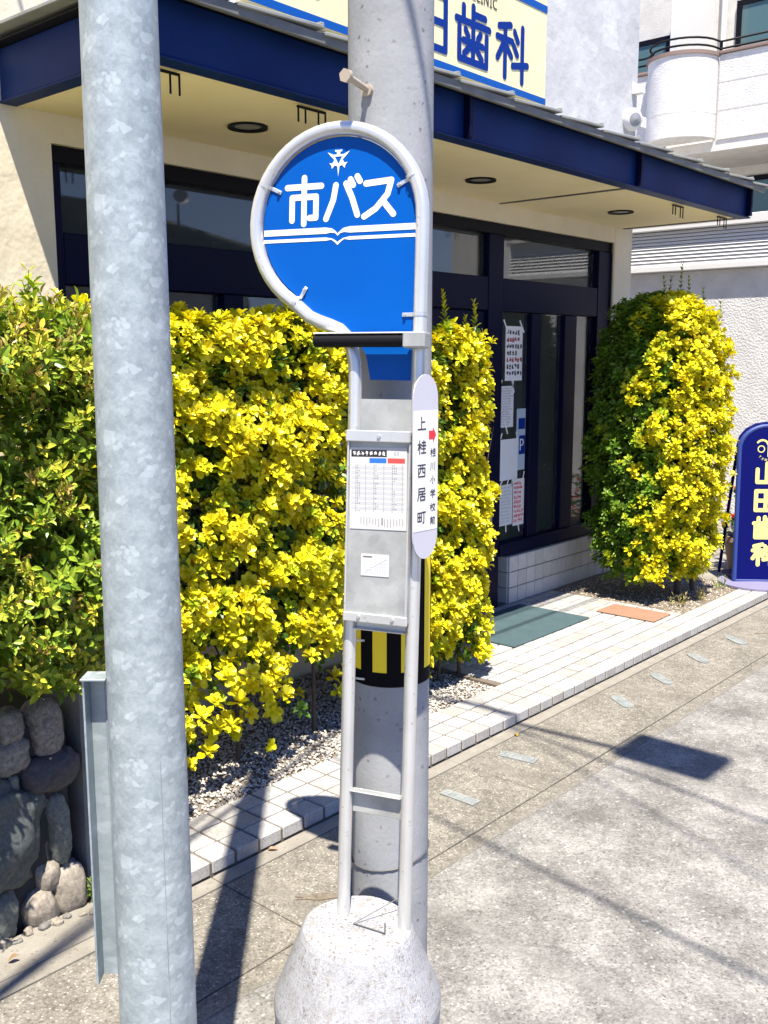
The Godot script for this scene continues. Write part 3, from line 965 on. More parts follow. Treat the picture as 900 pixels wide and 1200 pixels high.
# ------------------------------------------------------------------ neighbours
func build_neighbours():
	var X := 9.0
	var n := thing("white_annex", "low white stucco building with a ribbed shutter band behind the round bush", "building", Vector3(X + 2, 0, -6))
	boxp("wall", n, MT.white_stucco, Vector3(X + .09, -.05, -16), Vector3(X + .3, 2.40, -.8), .005)
	boxp("wall", n, MT.white_paint, Vector3(X + .09, -.05, -.795), Vector3(X + 3.5, 2.95, -.6), .005)
	boxp("lintel", n, MT.white_paint, Vector3(X, 2.402, -16), Vector3(X + .3, 2.455, -.8), .005)
	var band := boxp("band_back", n, MT.white_paint, Vector3(X + .07, 2.456, -16), Vector3(X + .3, 2.80, -.8))
	for i in 10:
		var y := 2.46 + i * .032
		var b := MB.new()
		b.prism(PackedVector2Array([Vector2(0, 0), Vector2(.035, .012), Vector2(.035, .031), Vector2(.012, .026)]), 0, 15.2, Transform3D(Basis(Vector3(1, 0, 0), Vector3(0, 1, 0), Vector3(0, 0, 1)), Vector3(X + .03, y, -16)))
		part("slat", b.done(), MT.white_paint, band)
	boxp("coping", n, MT.white_paint, Vector3(X - .02, 2.783, -16), Vector3(X + .32, 2.87, -.78), .006)
	boxp("roof", n, MT.pale_wall, Vector3(X + .3, 2.6, -16), Vector3(X + 3.5, 2.75, -.8))
	# apartment house behind
	var Q := 13.0
	var B := 14.3
	var a := thing("apartment_building", "white apartment building with a rounded balcony rising behind the clinic", "building", Vector3(16, 0, -8))
	boxp("wall", a, MT.pale_wall, Vector3(B, -.05, -20), Vector3(B + .3, 12, 4))
	# wall joints
	for zz in [-6.9, -5.95, -5.0, -4.0, -3.0]:
		boxp("wall_joint", a, MT.slate, Vector3(B - .004, 3.0, zz), Vector3(B - .001, 12, zz + .012))
	# parapets of the balcony
	var par := boxp("balcony", a, MT.white_stucco, Vector3(Q, 4.40, -5.60), Vector3(Q + .14, 5.46, 3.5), .008)
	boxp("coping", par, mat(Color(.20, .14, .12), .8), Vector3(Q - .03, 5.462, -5.60), Vector3(Q + .17, 5.50, 3.5), .006)
	boxp("balcony_slab", par, MT.pale_wall, Vector3(Q + .02, 4.27, -20), Vector3(B - .002, 4.398, 3.5))
	boxp("parapet_left", par, MT.white_stucco, Vector3(Q + .05, 4.40, -20), Vector3(Q + .19, 5.40, -6.58), .008)
	boxp("coping", par, mat(Color(.20, .14, .12), .8), Vector3(Q + .02, 5.402, -20), Vector3(Q + .22, 5.44, -6.58), .006)
	for yy in [4.76, 5.11]:
		boxp("groove", par, mat(Color(.4, .39, .38), .9), Vector3(Q - .002, yy, -5.59), Vector3(Q + .004, yy + .014, 3.5))
	# round bay
	var db := MB.new()
	var cz := -6.09
	var arc := []
	db.lathe([Vector2(.46, 4.42), Vector2(.47, 4.43), Vector2(.47, 4.72), Vector2(.463, 4.725), Vector2(.47, 4.73), Vector2(.47, 5.44)], Vector3(Q + .02, 0, cz), 36, false, null, 0, PI / 2, PI * 1.5)
	db.lathe([Vector2(.001, 4.42), Vector2(.46, 4.42)], Vector3(Q + .02, 0, cz), 36, false, null, 0, PI / 2, PI * 1.5)
	var drum := part("rounded_bay", db.done(), MT.white_stucco, a)
	var cb := MB.new()
	cb.lathe([Vector2(.44, 5.44), Vector2(.49, 5.44), Vector2(.49, 5.485), Vector2(.40, 5.485), Vector2(.40, 5.2)], Vector3(Q + .02, 0, cz), 36, false, null, 0, PI / 2, PI * 1.5)
	part("coping", cb.done(), mat(Color(.20, .14, .12), .8), drum)
	for yy in [5.55, 5.64]:
		var rb := MB.new()
		var pts := []
		pts.append(Vector3(Q + .07, yy, 3.4)); pts.append(Vector3(Q + .07, yy, -5.62))
		for k in 13:
			var an := PI / 2 + PI * k / 12
			pts.append(Vector3(Q + .02 + cos(an) * .45, yy, cz + sin(an) * .45))
		pts.append(Vector3(Q + .12, yy, -6.7)); pts.append(Vector3(Q + .12, yy, -19))
		rb.tube(pts, .014, .014, 6)
		part("rail", rb.done(), MT.black, a)
	for zz in [-5.62, -4.4, -3.2, -6.6]:
		boxp("rail_post", a, MT.black, Vector3(Q + .06, 5.50, zz - .015), Vector3(Q + .09, 5.64, zz + .015))
	# partition fin between the balconies
	boxp("fin", a, MT.white_paint, Vector3(Q + .12, 4.40, -6.36), Vector3(B - .002, 8.2, -6.24), .004)
	# windows
	for q in [[-8.6, -6.9, 4.42, 6.25], [-5.93, -4.0, 4.42, 6.5], [-5.87, -3.6, 2.2, 4.12]]:
		var wf := boxp("window", a, MT.dark_frame, Vector3(B - .05, q[3] - .07, q[0]), Vector3(B - .002, q[3], q[1]), .004)
		boxp("jamb", wf, MT.dark_frame, Vector3(B - .05, q[2], q[0]), Vector3(B - .002, q[3] - .071, q[0] + .07), .004)
		boxp("jamb", wf, MT.dark_frame, Vector3(B - .05, q[2], q[1] - .07), Vector3(B - .002, q[3] - .071, q[1]), .004)
		var mz: float = (q[0] + q[1]) * .5
		boxp("jamb", wf, MT.dark_frame, Vector3(B - .048, q[2], mz - .04), Vector3(B - .002, q[3] - .071, mz + .04), .004)
		boxp("pane", wf, MT.far_glass, Vector3(B - .03, q[2], q[0] + .071), Vector3(B - .02, q[3] - .071, mz - .041))
		boxp("pane", wf, MT.far_glass, Vector3(B - .03, q[2], mz + .041), Vector3(B - .02, q[3] - .071, q[1] - .071))
	var dp := MB.new()
	dp.tube([Vector3(B - .06, 4.4, -6.10), Vector3(B - .06, 11, -6.10)], .04, .04, 10)
	part("drain_pipe", dp.done(), MT.white_paint, a)

func build_opposite_house():
	# the house across the street that the clinic's glass mirrors
	var h := thing("tiled_house", "low house with a dark tiled hip roof mirrored in the clinic window", "house", Vector3(8, 0, 10))
	boxp("wall", h, MT.pale_wall, Vector3(2.5, -.05, 8.0), Vector3(13.0, 3.4, 13.0))
	var b := MB.new()
	var e := 3.42
	var r := 4.55
	var x0 := 2.0; var x1 := 13.6; var z0 := 7.4; var z1 := 13.6
	var ra := Vector3(4.8, r, 10.5); var rb := Vector3(11.6, r, 10.5)
	b.quad(Vector3(x0, e, z0), Vector3(x1, e, z0), rb, ra, Vector3(0, 1, -1))
	b.quad(Vector3(x0, e, z1), Vector3(x1, e, z1), rb, ra, Vector3(0, 1, 1))
	b.tri(Vector3(x0, e, z0), Vector3(x0, e, z1), ra, Vector3(-1, 1, 0))
	b.tri(Vector3(x1, e, z0), Vector3(x1, e, z1), rb, Vector3(1, 1, 0))
	b.quad(Vector3(x0, e, z0), Vector3(x1, e, z0), Vector3(x1, e, z1), Vector3(x0, e, z1), Vector3.DOWN)
	var roof := part("roof", b.done(), MT.roof_tile, h)
	for i in 12:
		var f := (i + .5) / 12.0
		var z := lerpf(z0, 10.5, f)
		var y := lerpf(e, r, f)
		boxp("tile_course", roof, mat(Color(.11, .115, .12), .5), Vector3(lerpf(x0, 4.8, f), y - .01, z - .05), Vector3(lerpf(x1, 11.6, f), y + .035, z + .02))
	var rd := MB.new()
	rd.tube([ra, rb], .09, .09, 8)
	rd.tube([rb, Vector3(x1, e, z0)], .08, .08, 8)
	part("ridge", rd.done(), MT.roof_tile, roof)
	var d := thing("satellite_dish", "grey satellite dish on a short mast above the mirrored roof", "antenna", Vector3(12.3, 4.2, 9.2))
	var db := MB.new()
	db.tube([Vector3(12.3, 3.95, 9.2), Vector3(12.3, 4.55, 9.2)], .025, .025, 8)
	part("mast", db.done(), MT.dark_steel, d)
	var dd := MB.new()
	dd.lathe([Vector2(.001, -.05), Vector2(.08, -.03), Vector2(.13, 0), Vector2(.16, .035)], Vector3.ZERO, 24, true)
	part("dish", dd.done(), mat(Color(.35, .35, .35), .5), d, Transform3D(Basis(Vector3(1, 0, 0), -1.1) * Basis(Vector3(0, 0, 1), .4), Vector3(12.3, 4.65, 9.1)))

# ------------------------------------------------------------------ stone wall at the left
func build_stone_wall():
	var w := thing("stone_wall", "low dark boulder retaining wall under the green hedge", "wall", Vector3(1.0, 0, -2.6))
	boxp("mortar_core", w, mat(Color(.10, .10, .098), .95, 0, T.pole, .5), Vector3(-2.5, -.04, -3.3), Vector3(1.43, .60, -2.462), .02)
	var fn := FastNoiseLite.new()
	fn.frequency = 5.0
	fn.fractal_octaves = 4
	# x0, y0, x1, y1, depth, colour index
	var ss := [[1.05, .12, 1.335, .455, .10, 0], [1.345, .135, 1.42, .365, .06, 1], [1.268, .375, 1.45, .495, .10, 2], [1.305, .478, 1.41, .648, .07, 3], [1.215, .535, 1.30, .645, .06, 3], [1.205, .455, 1.31, .575, .065, 4], [1.235, .405, 1.27, .462, .05, 1], [1.25, -.04, 1.36, .10, .09, 5], [1.35, -.03, 1.46, .14, .08, 5], [1.30, .07, 1.38, .17, .06, 5], [1.14, -.03, 1.245, .15, .08, 1], [1.15, .50, 1.205, .60, .06, 3],
		[.82, .28, 1.055, .5, .09, 3], [.80, -.03, 1.05, .27, .09, 1], [.85, .51, 1.14, .64, .07, 4], [.5, .0, .79, .33, .09, 0], [.48, .34, .81, .62, .09, 3], [.1, .0, .48, .4, .1, 1], [.12, .4, .47, .63, .08, 4]]
	var pal := [[Color(.035, .043, .045), Color(.10, .115, .115)], [Color(.06, .07, .065), Color(.17, .185, .17)], [Color(.022, .022, .03), Color(.065, .06, .065)], [Color(.07, .065, .06), Color(.27, .25, .225)], [Color(.09, .085, .08), Color(.25, .24, .22)], [Color(.14, .12, .095), Color(.36, .32, .265)]]
	var mats := []
	var g1 := nz("fbm", .03, 71, 256, 4)
	var g2 := nz("cell", .12, 72, 256)
	var g3 := nz("fbm", .2, 73, 256, 2)
	for p in pal: mats.append(mat(Color(1, 1, 1), .7, 0, paint(256, p[0], p[1], [[g1, .9], [g2, .5], [g3, .5]]), .16, T.asphalt_n, 1.0))
	for s in ss:
		var c := Vector3((s[0] + s[2]) * .5, (s[1] + s[3]) * .5, -2.475)
		var h := Vector3((s[2] - s[0]) * .49, (s[3] - s[1]) * .49, s[4] * .7)
		part("stone", boulder(h, fn, c, 0.17 if s[5] == 5 else 0.21), mats[s[5]], w, Transform3D(Basis(Vector3(0, 0, 1), rng.randf_range(-.12, .12)), c))
	# small loose stones at the foot
	for i in 12:
		var c := Vector3(1.10 + .03 * i + rng.randf_range(-.02, .02), .006, -2.40 + rng.randf_range(-.03, .035))
		var k := rng.randf_range(.004, .017)
		part("stone", boulder(Vector3(k * rng.randf_range(1.0, 2.2), k * .7, k), fn, c * 9.0, .55), mats[5 if i % 3 else 4], w, Transform3D(Basis(Vector3.UP, rng.randf() * 3), c))
	var bw := thing("boundary_wall", "grey concrete wall between the stone wall and the golden hedge", "wall", Vector3(1.52, 0, -2.9))
	boxp("wall", bw, MT.wall_concrete, Vector3(1.465, -.04, -3.38), Vector3(1.575, 1.06, -2.45), .006)

func boulder(h: Vector3, fn: FastNoiseLite, off: Vector3, amp: float) -> ArrayMesh:
	var b := MB.new()
	var nu := 30
	var nv := 20
	var g := []
	for i in nv + 1:
		var row := []
		for k in nu:
			var th := PI * i / nv
			var ph := TAU * k / nu
			var d := Vector3(sin(th) * cos(ph), cos(th), sin(th) * sin(ph))
			var e := Vector3(sign(d.x) * pow(abs(d.x), .7), sign(d.y) * pow(abs(d.y), .7), sign(d.z) * pow(abs(d.z), .8))
			var q := e * h
			q += d * (fn.get_noise_3dv(off + q * 1.2) * amp * 0.9 + fn.get_noise_3dv(off * 2.0 + q * 5.0) * amp * .5 + fn.get_noise_3dv(off * 3.0 + q * 16.0) * amp * .22) * min(h.x, h.y) * 1.6
			row.append(q)
		g.append(row)
	for i in nv:
		for k in nu:
			var k2 := (k + 1) % nu
			var o: Vector3 = g[i][k] + g[i + 1][k2]
			b.tri(g[i][k], g[i][k2], g[i + 1][k2], o); b.tri(g[i][k], g[i + 1][k2], g[i + 1][k], o)
	# soften: average normals of coincident corners
	var acc := {}
	for i in b.v.size():
		var key := b.v[i].snapped(Vector3.ONE * .0001)
		acc[key] = acc.get(key, Vector3.ZERO) + b.n[i]
	for i in b.v.size(): b.n[i] = acc[b.v[i].snapped(Vector3.ONE * .0001)].normalized()
	return b.done()

# ------------------------------------------------------------------ poles
const PP := Vector3(1.856, 0, -1.603)

func build_utility_pole():
	var p := thing("utility_pole", "round grey concrete utility pole with black and yellow striped guard behind the bus stop sign", "utility pole", PP)
	var b := MB.new()
	b.lathe([Vector2(.101, -.04), Vector2(.101, 1.5), Vector2(.1015, 3.0), Vector2(.092, 8.0)], PP, 48, true)
	b.cap(.092, PP + Vector3(0, 8.0, 0), Vector3.UP, 48)
	part("shaft", b.done(), MT.pole, p)
	b = MB.new()
	b.lathe([Vector2(.1012, .783), Vector2(.1035, .785), Vector2(.1035, 1.235), Vector2(.1012, 1.237)], PP, 48)
	var g := part("guard_band", b.done(), MT.guard_black, p)
	var a0 := atan2(.659, -.752) + .27   # towards the street, turned a little
	for i in 9:
		var a := a0 + i * TAU / 9.0
		var s := MB.new()
		s.lathe([Vector2(.1046, .822), Vector2(.1046, 1.20)], PP, 8, false, null, 0, a - .175, a + .175)
		part("yellow_stripe", s.done(), MT.yellow, g)
	# step bolts, staggered
	var vd := Vector3(-.752, 0, .659)
	var left := Vector3(-.659, 0, -.752)
	for q in [[2.20, .55], [2.65, -2.5], [3.1, .55], [3.55, -2.5]]:
		var d := (vd * cos(q[1]) + left * sin(q[1]))
		var o := PP + Vector3(0, q[0], 0)
		b = MB.new()
		b.tube([o + d * .095, o + d * .185 + Vector3(0, .012, 0)], .0075, .0075, 10)
		b.tube([o + d * .098, o + d * .110], .014, .014, 10)
		var e := o + d * .185 + Vector3(0, .012, 0)
		b.tube([e, e + d * .012], .0155, .0155, 6)
		part("step_bolt", b.done(), mat(Color(.42, .36, .29), .6, .3), p)
	# wire tie low on the shaft
	b = MB.new()
	var pts := []
	for k in 25:
		var an := TAU * k / 24.0
		pts.append(PP + Vector3(cos(an) * .1035, .30 + .02 * sin(an * 1.0 + 1.0), sin(an) * .1035))
	b.tube(pts, .0022, .0022, 6, false)
	part("wire_tie", b.done(), MT.dark_steel, p)
	# white cable ties on the left side
	for y in [1.14, .90, .80]:
		b = MB.new()
		pts = []
		for k in 12:
			var an := atan2(left.z, left.x) - .9 + 1.2 * k / 11.0
			pts.append(PP + Vector3(cos(an) * .107, y - .02 * k / 11.0, sin(an) * .107))
		b.tube(pts, .0028, .0028, 6)
		part("cable_tie", b.done(), MT.sign_white, g)

func build_bus_stop():
	var base := Vector3(1.585, 0, -1.472)
	var M := Vector3(1.6215, .26, -1.456)
	var v := Vector3(.06578, .99756, -.02323)
	var F := frame(M, U_, v)
	var s := thing("bus_stop_sign", "bus stop with round blue sign on bent steel tube frame and concrete foot", "bus stop sign", base)
	# foot
	var fn := FastNoiseLite.new()
	fn.frequency = 9.0
	fn.fractal_octaves = 3
	var b := MB.new()
	b.lathe([Vector2(.19, -.01), Vector2(.197, .0), Vector2(.202, .072), Vector2(.198, .088), Vector2(.168, .166), Vector2(.1375, .245), Vector2(.131, .2565)], base, 64, false, fn, .0028)
	b.lathe([Vector2(.131, .2565), Vector2(.126, .260), Vector2(.06, .2605), Vector2(.001, .2605)], base, 64, false, fn, .0028)
	part("concrete_foot", b.done(), MT.foot, s)
	b = MB.new()
	b.tube([Vector3(-.035, .004, .035), Vector3(.05, .004, .045)], .0016, .0016, 6, true, Transform3D(Basis(U_, Vector3.UP, U_.cross(Vector3.UP)), M))
	b.tube([Vector3(.05, -.005, .045), Vector3(.05, .03, .045)], .0016, .0016, 6, true, Transform3D(Basis(U_, Vector3.UP, U_.cross(Vector3.UP)), M))
	b.tube([Vector3(-.035, .004, .035), Vector3(.09, .06, -.09)], .0012, .0012, 6, true, Transform3D(Basis(U_, Vector3.UP, U_.cross(Vector3.UP)), M))
	part("lifting_wire", b.done(), MT.dark_steel, s)
	# bent tube frame
	var pts := [Vector3(-.077, -.02, 0), Vector3(-.077, .6, 0), Vector3(-.077, 1.20, 0), Vector3(-.0775, 1.29, 0)]
	for q in [[-.080, 1.33], [-.088, 1.362], [-.101, 1.388], [-.120, 1.405], [-.145, 1.415], [-.172, 1.424], [-.198, 1.435]]: pts.append(Vector3(q[0], q[1], 0))
	var cc := Vector2(-.133, 1.65)
	var R := .2095
	for k in 33:
		var a := deg_to_rad(lerpf(238, 0, k / 32.0))
		pts.append(Vector3(cc.x + cos(a) * R, cc.y + sin(a) * R, 0))
	pts.append_array([Vector3(.0772, 1.4, 0), Vector3(.079, 1.2, 0), Vector3(.080, .6, 0), Vector3(.0815, -.02, 0)])
	b = MB.new()
	b.tube(pts, .0158, .0158, 18)
	part("tube_frame", b.done(), MT.tube, s, F)
	# blue panel
	var poly := PackedVector2Array()
	var pr := .192
	for k in 41:
		var a := deg_to_rad(lerpf(0, 236, k / 40.0))
		poly.append(Vector2(cc.x + cos(a) * pr, cc.y + sin(a) * pr))
	poly.append_array([Vector2(-.205, 1.452), Vector2(-.170, 1.440), Vector2(-.130, 1.426), Vector2(-.098, 1.405), Vector2(-.0545, 1.349), Vector2(-.042, 1.2905), Vector2(.0575, 1.2895), Vector2(.059, 1.45)])
	b = MB.new()
	b.prism(poly, -.007, -.004)
	var pan := part("panel", b.done(), MT.sign_blue, s, F)
	var zf := -.0034
	# characters
	var wgt := .0142
	for d in [["shi", -.2665, 1.653, .0935, .102], ["ba", -.1745, 1.655, .0985, .096], ["su", -.072, 1.657, .083, .086]]:
		part("character", glyph(d[0], Vector2(d[1], d[2]), Vector2(d[3], d[4]), wgt, zf, F), MT.sign_white, pan)
	# two white bands that meet like an open book
	for q in [[1.6395, 1.6255, 1.6195, 0], [1.6170, 1.6095, 1.5985, 1]]:
		for sd in [-1, 1]:
			var t: float = q[0]; var l: float = q[1]; var dp: float = q[2]
			var e: float = -.132
			var out: float = -.3235 if sd < 0 else .0585
			var pl := PackedVector2Array([Vector2(out, t), Vector2(e + sd * .030, t), Vector2(e + sd * .014, t - .003), Vector2(e + sd * .004, t - .0105 + .002 * q[3]), Vector2(e, t - .015 + .003 * q[3]), Vector2(e, dp), Vector2(e + sd * .006, dp + .006), Vector2(e + sd * .016, l + .002), Vector2(e + sd * .030, l), Vector2(out, l)])
			b = MB.new()
			b.prism(pl, zf - .0004, zf + .0003)
			part("white_band", b.done(), MT.sign_white, pan, F)
	# emblem: small star of six points round a triangle
	b = MB.new()
	var ec := Vector2(-.1337, 1.789)
	var shp := [
		[[-.012, .013], [.012, .013], [.0095, .0085], [-.0095, .0085]],
		[[-.0125, .013], [-.028, .0195], [-.0205, .011], [-.010, .001], [-.0075, .0045]],
		[[.0125, .013], [.028, .0195], [.0205, .011], [.010, .001], [.0075, .0045]],
		[[-.0095, .0085], [-.012, .013], [-.010, .001], [-.0025, -.0135], [0, -.0085]],
		[[.0095, .0085], [.012, .013], [.010, .001], [.0025, -.0135], [0, -.0085]],
		[[-.0025, -.0135], [0, -.036], [.0025, -.0135], [0, -.0085]],
		[[-.010, .001], [-.0155, -.0065], [-.023, -.005], [-.0175, -.0115], [-.016, -.0185], [-.0095, -.011], [-.0025, -.0135]],
		[[.010, .001], [.0155, -.0065], [.023, -.005], [.0175, -.0115], [.016, -.0185], [.0095, -.011], [.0025, -.0135]],
		[[-.004, .0125], [-.0045, .019], [-.0085, .0195], [-.0085, .0235], [0, .0225], [.0085, .0235], [.0085, .0195], [.0045, .019], [.004, .0125]]]
	var kk := 0
	for q in shp:
		var pl := PackedVector2Array()
		for w in q: pl.append(ec + Vector2(w[0], w[1]))
		b.prism(pl, zf - .0002, zf + .00035 + .00005 * kk)
		kk += 1
	part("emblem", b.done(), MT.sign_white, pan, F)
	# clamps that hold the panel
	for q in [[-.3185, 1.742, 155.0], [.052, 1.742, 27.0], [-.232, 1.467, 238.0], [.077, 1.437, 0.0]]:
		b = MB.new()
		var a := deg_to_rad(q[2])
		var f2 := F * Transform3D(Basis(Vector3(0, 0, 1), a), Vector3(q[0], q[1], 0))
		var ring := []
		for k in 17:
			var an := TAU * k / 16.0
			ring.append(Vector3(cos(an) * .0172, 0, sin(an) * .0172))
		for k in 16:
			var p0: Vector3 = ring[k]; var p1: Vector3 = ring[k + 1]
			b.quad(f2 * (p0 + Vector3(0, -.0045, 0)), f2 * (p1 + Vector3(0, -.0045, 0)), f2 * (p1 + Vector3(0, .0045, 0)), f2 * (p0 + Vector3(0, .0045, 0)), f2.basis * p0)
		b.box(Vector3(-.044, -.0045, -.0034), Vector3(-.012, .0045, .0), .001, f2)
		b.tube([f2 * Vector3(-.037, 0, .0), f2 * Vector3(-.037, 0, .005)], .0036, .0036, 6)
		part("clamp", b.done(), MT.steel, s)
	# lamp bar across the frame
	F = F * Transform3D(Basis(), Vector3(.0115, 0, 0))
	b = MB.new()
	b.tube([Vector3(-.178, 1.377, .0318), Vector3(.048, 1.377, .0318)], .0152, .0152, 18, true, F)
	var bar := part("lamp_bar", b.done(), MT.black, s)
	b = MB.new()
	b.box(Vector3(-.178, 1.3915, .018), Vector3(.050, 1.3945, .046), .001, F)
	part("cover_strip", b.done(), MT.sign_white, bar)
	b = MB.new()
	b.box(Vector3(.044, 1.3595, .012), Vector3(.096, 1.3945, .0535), .003, F)
	part("end_bracket", b.done(), MT.box, bar)
	F = F * Transform3D(Basis(), Vector3(-.0115, 0, 0))
	# sheet above the timetable case
	b = MB.new()
	b.box(Vector3(-.0625, 1.165, -.004), Vector3(.064, 1.2465, -.002), .0, F)
	part("backing_sheet", b.done(), MT.box, s)
	# timetable case
	F = F * Transform3D(Basis(), Vector3(.0135, -.003, 0))
	b = MB.new()
	b.box(Vector3(-.0905, .737, .016), Vector3(.064, 1.172, .034), .002, F)
	var cs := part("timetable_case", b.done(), MT.box, s)
	b = MB.new()
	b.box(Vector3(-.0925, 1.152, .0345), Vector3(.065, 1.178, .046), .002, F)
	part("top_rail", b.done(), MT.tube, cs)
	for sx in [-.0905, .060]:
		b = MB.new()
		b.box(Vector3(sx, .739, .0342), Vector3(sx + .0045, 1.151, .0405), .001, F)
		part("side_rail", b.done(), MT.tube, cs)
	b = MB.new()
	b.box(Vector3(-.0925, .735, .0342), Vector3(.0665, .757, .0415), .002, F)
	part("bottom_rail", b.done(), MT.tube, cs)
	for q in [[-.052, .748, .0415], [.032, .748, .0415], [-.01, 1.165, .046]]:
		b = MB.new()
		b.tube([Vector3(q[0], q[1], q[2]), Vector3(q[0], q[1], q[2] + .004)], .0048, .004, 10, true, F)
		part("screw", b.done(), MT.steel, cs)
	var tt := thing("timetable_sheet", "white printed bus timetable with dark, blue and red headings in the metal case", "timetable", F * Vector3(-.0125, .95, .035))
	part("sheet", card(.139, .187, .0008), print_mat(timetable_texture(), .35), tt, F * Transform3D(Basis(Vector3(0, 0, 1), .02), Vector3(-.0135, 1.046, .0348)))
	var fs := thing("fare_sheet", "small white card with a stepped fare chart below the bus timetable", "card", F * Vector3(-.0165, .84, .035))
	part("sheet", card(.069, .051, .0008), print_mat(fare_texture(), .35), fs, F * Transform3D(Basis(Vector3(0, 0, 1), .01), Vector3(-.0165, .870, .0348)))
	F = F * Transform3D(Basis(), Vector3(-.0135, .003, 0))
	# lower brackets between the tubes
	b = MB.new()
	b.box(Vector3(-.061, .708, -.006), Vector3(.064, .7335, -.002), .001, F)
	b.box(Vector3(-.061, .708, -.002), Vector3(.064, .7115, .014), .001, F)
	part("cross_plate", b.done(), MT.steel, s)
	b = MB.new()
	b.box(Vector3(-.063, .258, -.012), Vector3(.066, .3165, -.009), .001, F)
	b.box(Vector3(-.063, .3135, -.009), Vector3(.066, .3165, .012), .001, F)
	part("cross_plate", b.done(), MT.box, s)
	# stop name plate facing the street
	var np := PackedVector2Array()
	var hw := .042
	var y1 := 1.562; var y0 := 1.148
	for k in 13:
		var a := PI * k / 12.0
		np.append(Vector2(cos(a) * hw, y1 - .055 + sin(a) * .055))
	for k in 13:
		var a := PI + PI * k / 12.0
		np.append(Vector2(cos(a) * hw, y0 + .055 + sin(a) * .055))
	var pf := frame(Vector3(1.700, 0, -1.366), Vector3(1, 0, .03), Vector3(.012, 1, 0))
	b = MB.new()
	b.prism(np, -.0015, .0015)
	var name_plate := part("name_plate", b.done(), MT.plate, s, pf)
	b = MB.new()
	b.box(Vector3(-.0415, 1.213, .0016), Vector3(.0415, 1.482, .0021), 0, pf)
	part("label", b.done(), MT.sign_white, name_plate)
	b = MB.new()
	b.box(Vector3(-.012, 1.30, -.03), Vector3(.012, 1.34, -.0016), .002, pf)
	b.box(Vector3(-.012, 1.42, -.03), Vector3(.012, 1.46, -.0016), .002, pf)
	part("bracket", b.done(), MT.steel, name_plate)
	var yy := 1.444
	for g in ["ue", "katsura", "nishi", "i", "machi"]:
		part("character", glyph(g, Vector2(-.0275, yy - .004), Vector2(.027, .029), .0032, .0024, pf), MT.ink, name_plate)
		yy -= .0525
	yy = 1.383
	for g in ["katsura", "kawa", "ko", "gaku", "kou", "mae"]:
		part("character", glyph(g, Vector2(.0155, yy - .004), Vector2(.0175, .0185), .002, .0024, pf), MT.ink, name_plate)
		yy -= .031
	b = MB.new()
	b.prism(PackedVector2Array([Vector2(.010, 1.418), Vector2(.024, 1.418), Vector2(.024, 1.410), Vector2(.0345, 1.4275), Vector2(.024, 1.445), Vector2(.024, 1.437), Vector2(.010, 1.437)]), .0022, .0026)
	part("arrow", b.done(), MT.red, name_plate, pf)

func timetable_texture() -> ImageTexture:
	var r := RandomNumberGenerator.new()
	r.seed = 9
	var im := Image.create(360, 484, false, Image.FORMAT_RGB8)
	im.fill(Color(.75, .75, .75))
	im.fill_rect(Rect2i(8, 14, 226, 42), Color(.16, .16, .16))
	im.fill_rect(Rect2i(124, 62, 108, 30), Color(.16, .40, .72))
	im.fill_rect(Rect2i(240, 62, 108, 30), Color(.82, .28, .27))
	im.fill_rect(Rect2i(8, 62, 108, 30), Color(.86, .85, .83))
	for k in 8: 
		for q in 5:
			im.fill_rect(Rect2i(18 + k * 27 + r.randi_range(0, 10), 22 + r.randi_range(0, 22), r.randi_range(5, 14), 3), Color(.92, .92, .92))
			im.fill_rect(Rect2i(18 + k * 27 + r.randi_range(0, 14), 22 + r.randi_range(0, 8), 3, r.randi_range(6, 18)), Color(.92, .92, .92))
	# route number 69 in strokes
	for d in 2:
		var x := 282 + d * 16
		im.fill_rect(Rect2i(x, 26, 10, 2), Color(.3, .35, .5)); im.fill_rect(Rect2i(x, 35, 10, 2), Color(.3, .35, .5)); im.fill_rect(Rect2i(x, 44, 10, 2), Color(.3, .35, .5))
		im.fill_rect(Rect2i(x, 26 + 9 * 0, 2, 20 if d == 0 else 10), Color(.3, .35, .5))
		im.fill_rect(Rect2i(x + 8, 35 if d == 0 else 26, 2, 10 if d == 0 else 20), Color(.3, .35, .5))
	for i in 19:
		var y := 98 + i * 15
		im.fill_rect(Rect2i(8, y, 340, 1), Color(.45, .45, .45))
		if i % 2: im.fill_rect(Rect2i(8, y + 1, 340, 14), Color(.69, .70, .72))
		for c in 3:
			var x0 := 22 + c * 116
			im.fill_rect(Rect2i(x0 + 76, y + 5, 5, 7), Color(.45, .45, .45))
			var m := r.randi_range(1, 3)
			for k in m: im.fill_rect(Rect2i(x0 + 14 + k * 12, y + 5, 4, 7), Color(.10, .10, .12)); 
	im.fill_rect(Rect2i(8, 392, 340, 1), Color(.6, .6, .6))
	for k in 15:
		im.fill_rect(Rect2i(70 + k * 19, 412 + r.randi_range(0, 8), 4 if k != 7 else 9, r.randi_range(34, 52)), Color(.45, .45, .45))
	im.fill_rect(Rect2i(120, 398, 200, 2), Color(.75, .75, .75))
	return ImageTexture.create_from_image(im)

func fare_texture() -> ImageTexture:
	var im := Image.create(180, 134, false, Image.FORMAT_RGB8)
	im.fill(Color(.75, .75, .75))
	im.fill_rect(Rect2i(12, 14, 60, 9), Color(.35, .35, .35))
	for i in 9:
		im.fill_rect(Rect2i(20 + i * 16, 112 - i * 10, 16, 2), Color(.15, .17, .22))
		im.fill_rect(Rect2i(36 + i * 16, 102 - i * 10, 1, 24 + i * 10), Color(.55, .60, .72))
		for j in i: im.fill_rect(Rect2i(24 + i * 16, 116 - j * 10, 8, 3), Color(.5, .55, .65))
	return ImageTexture.create_from_image(im)

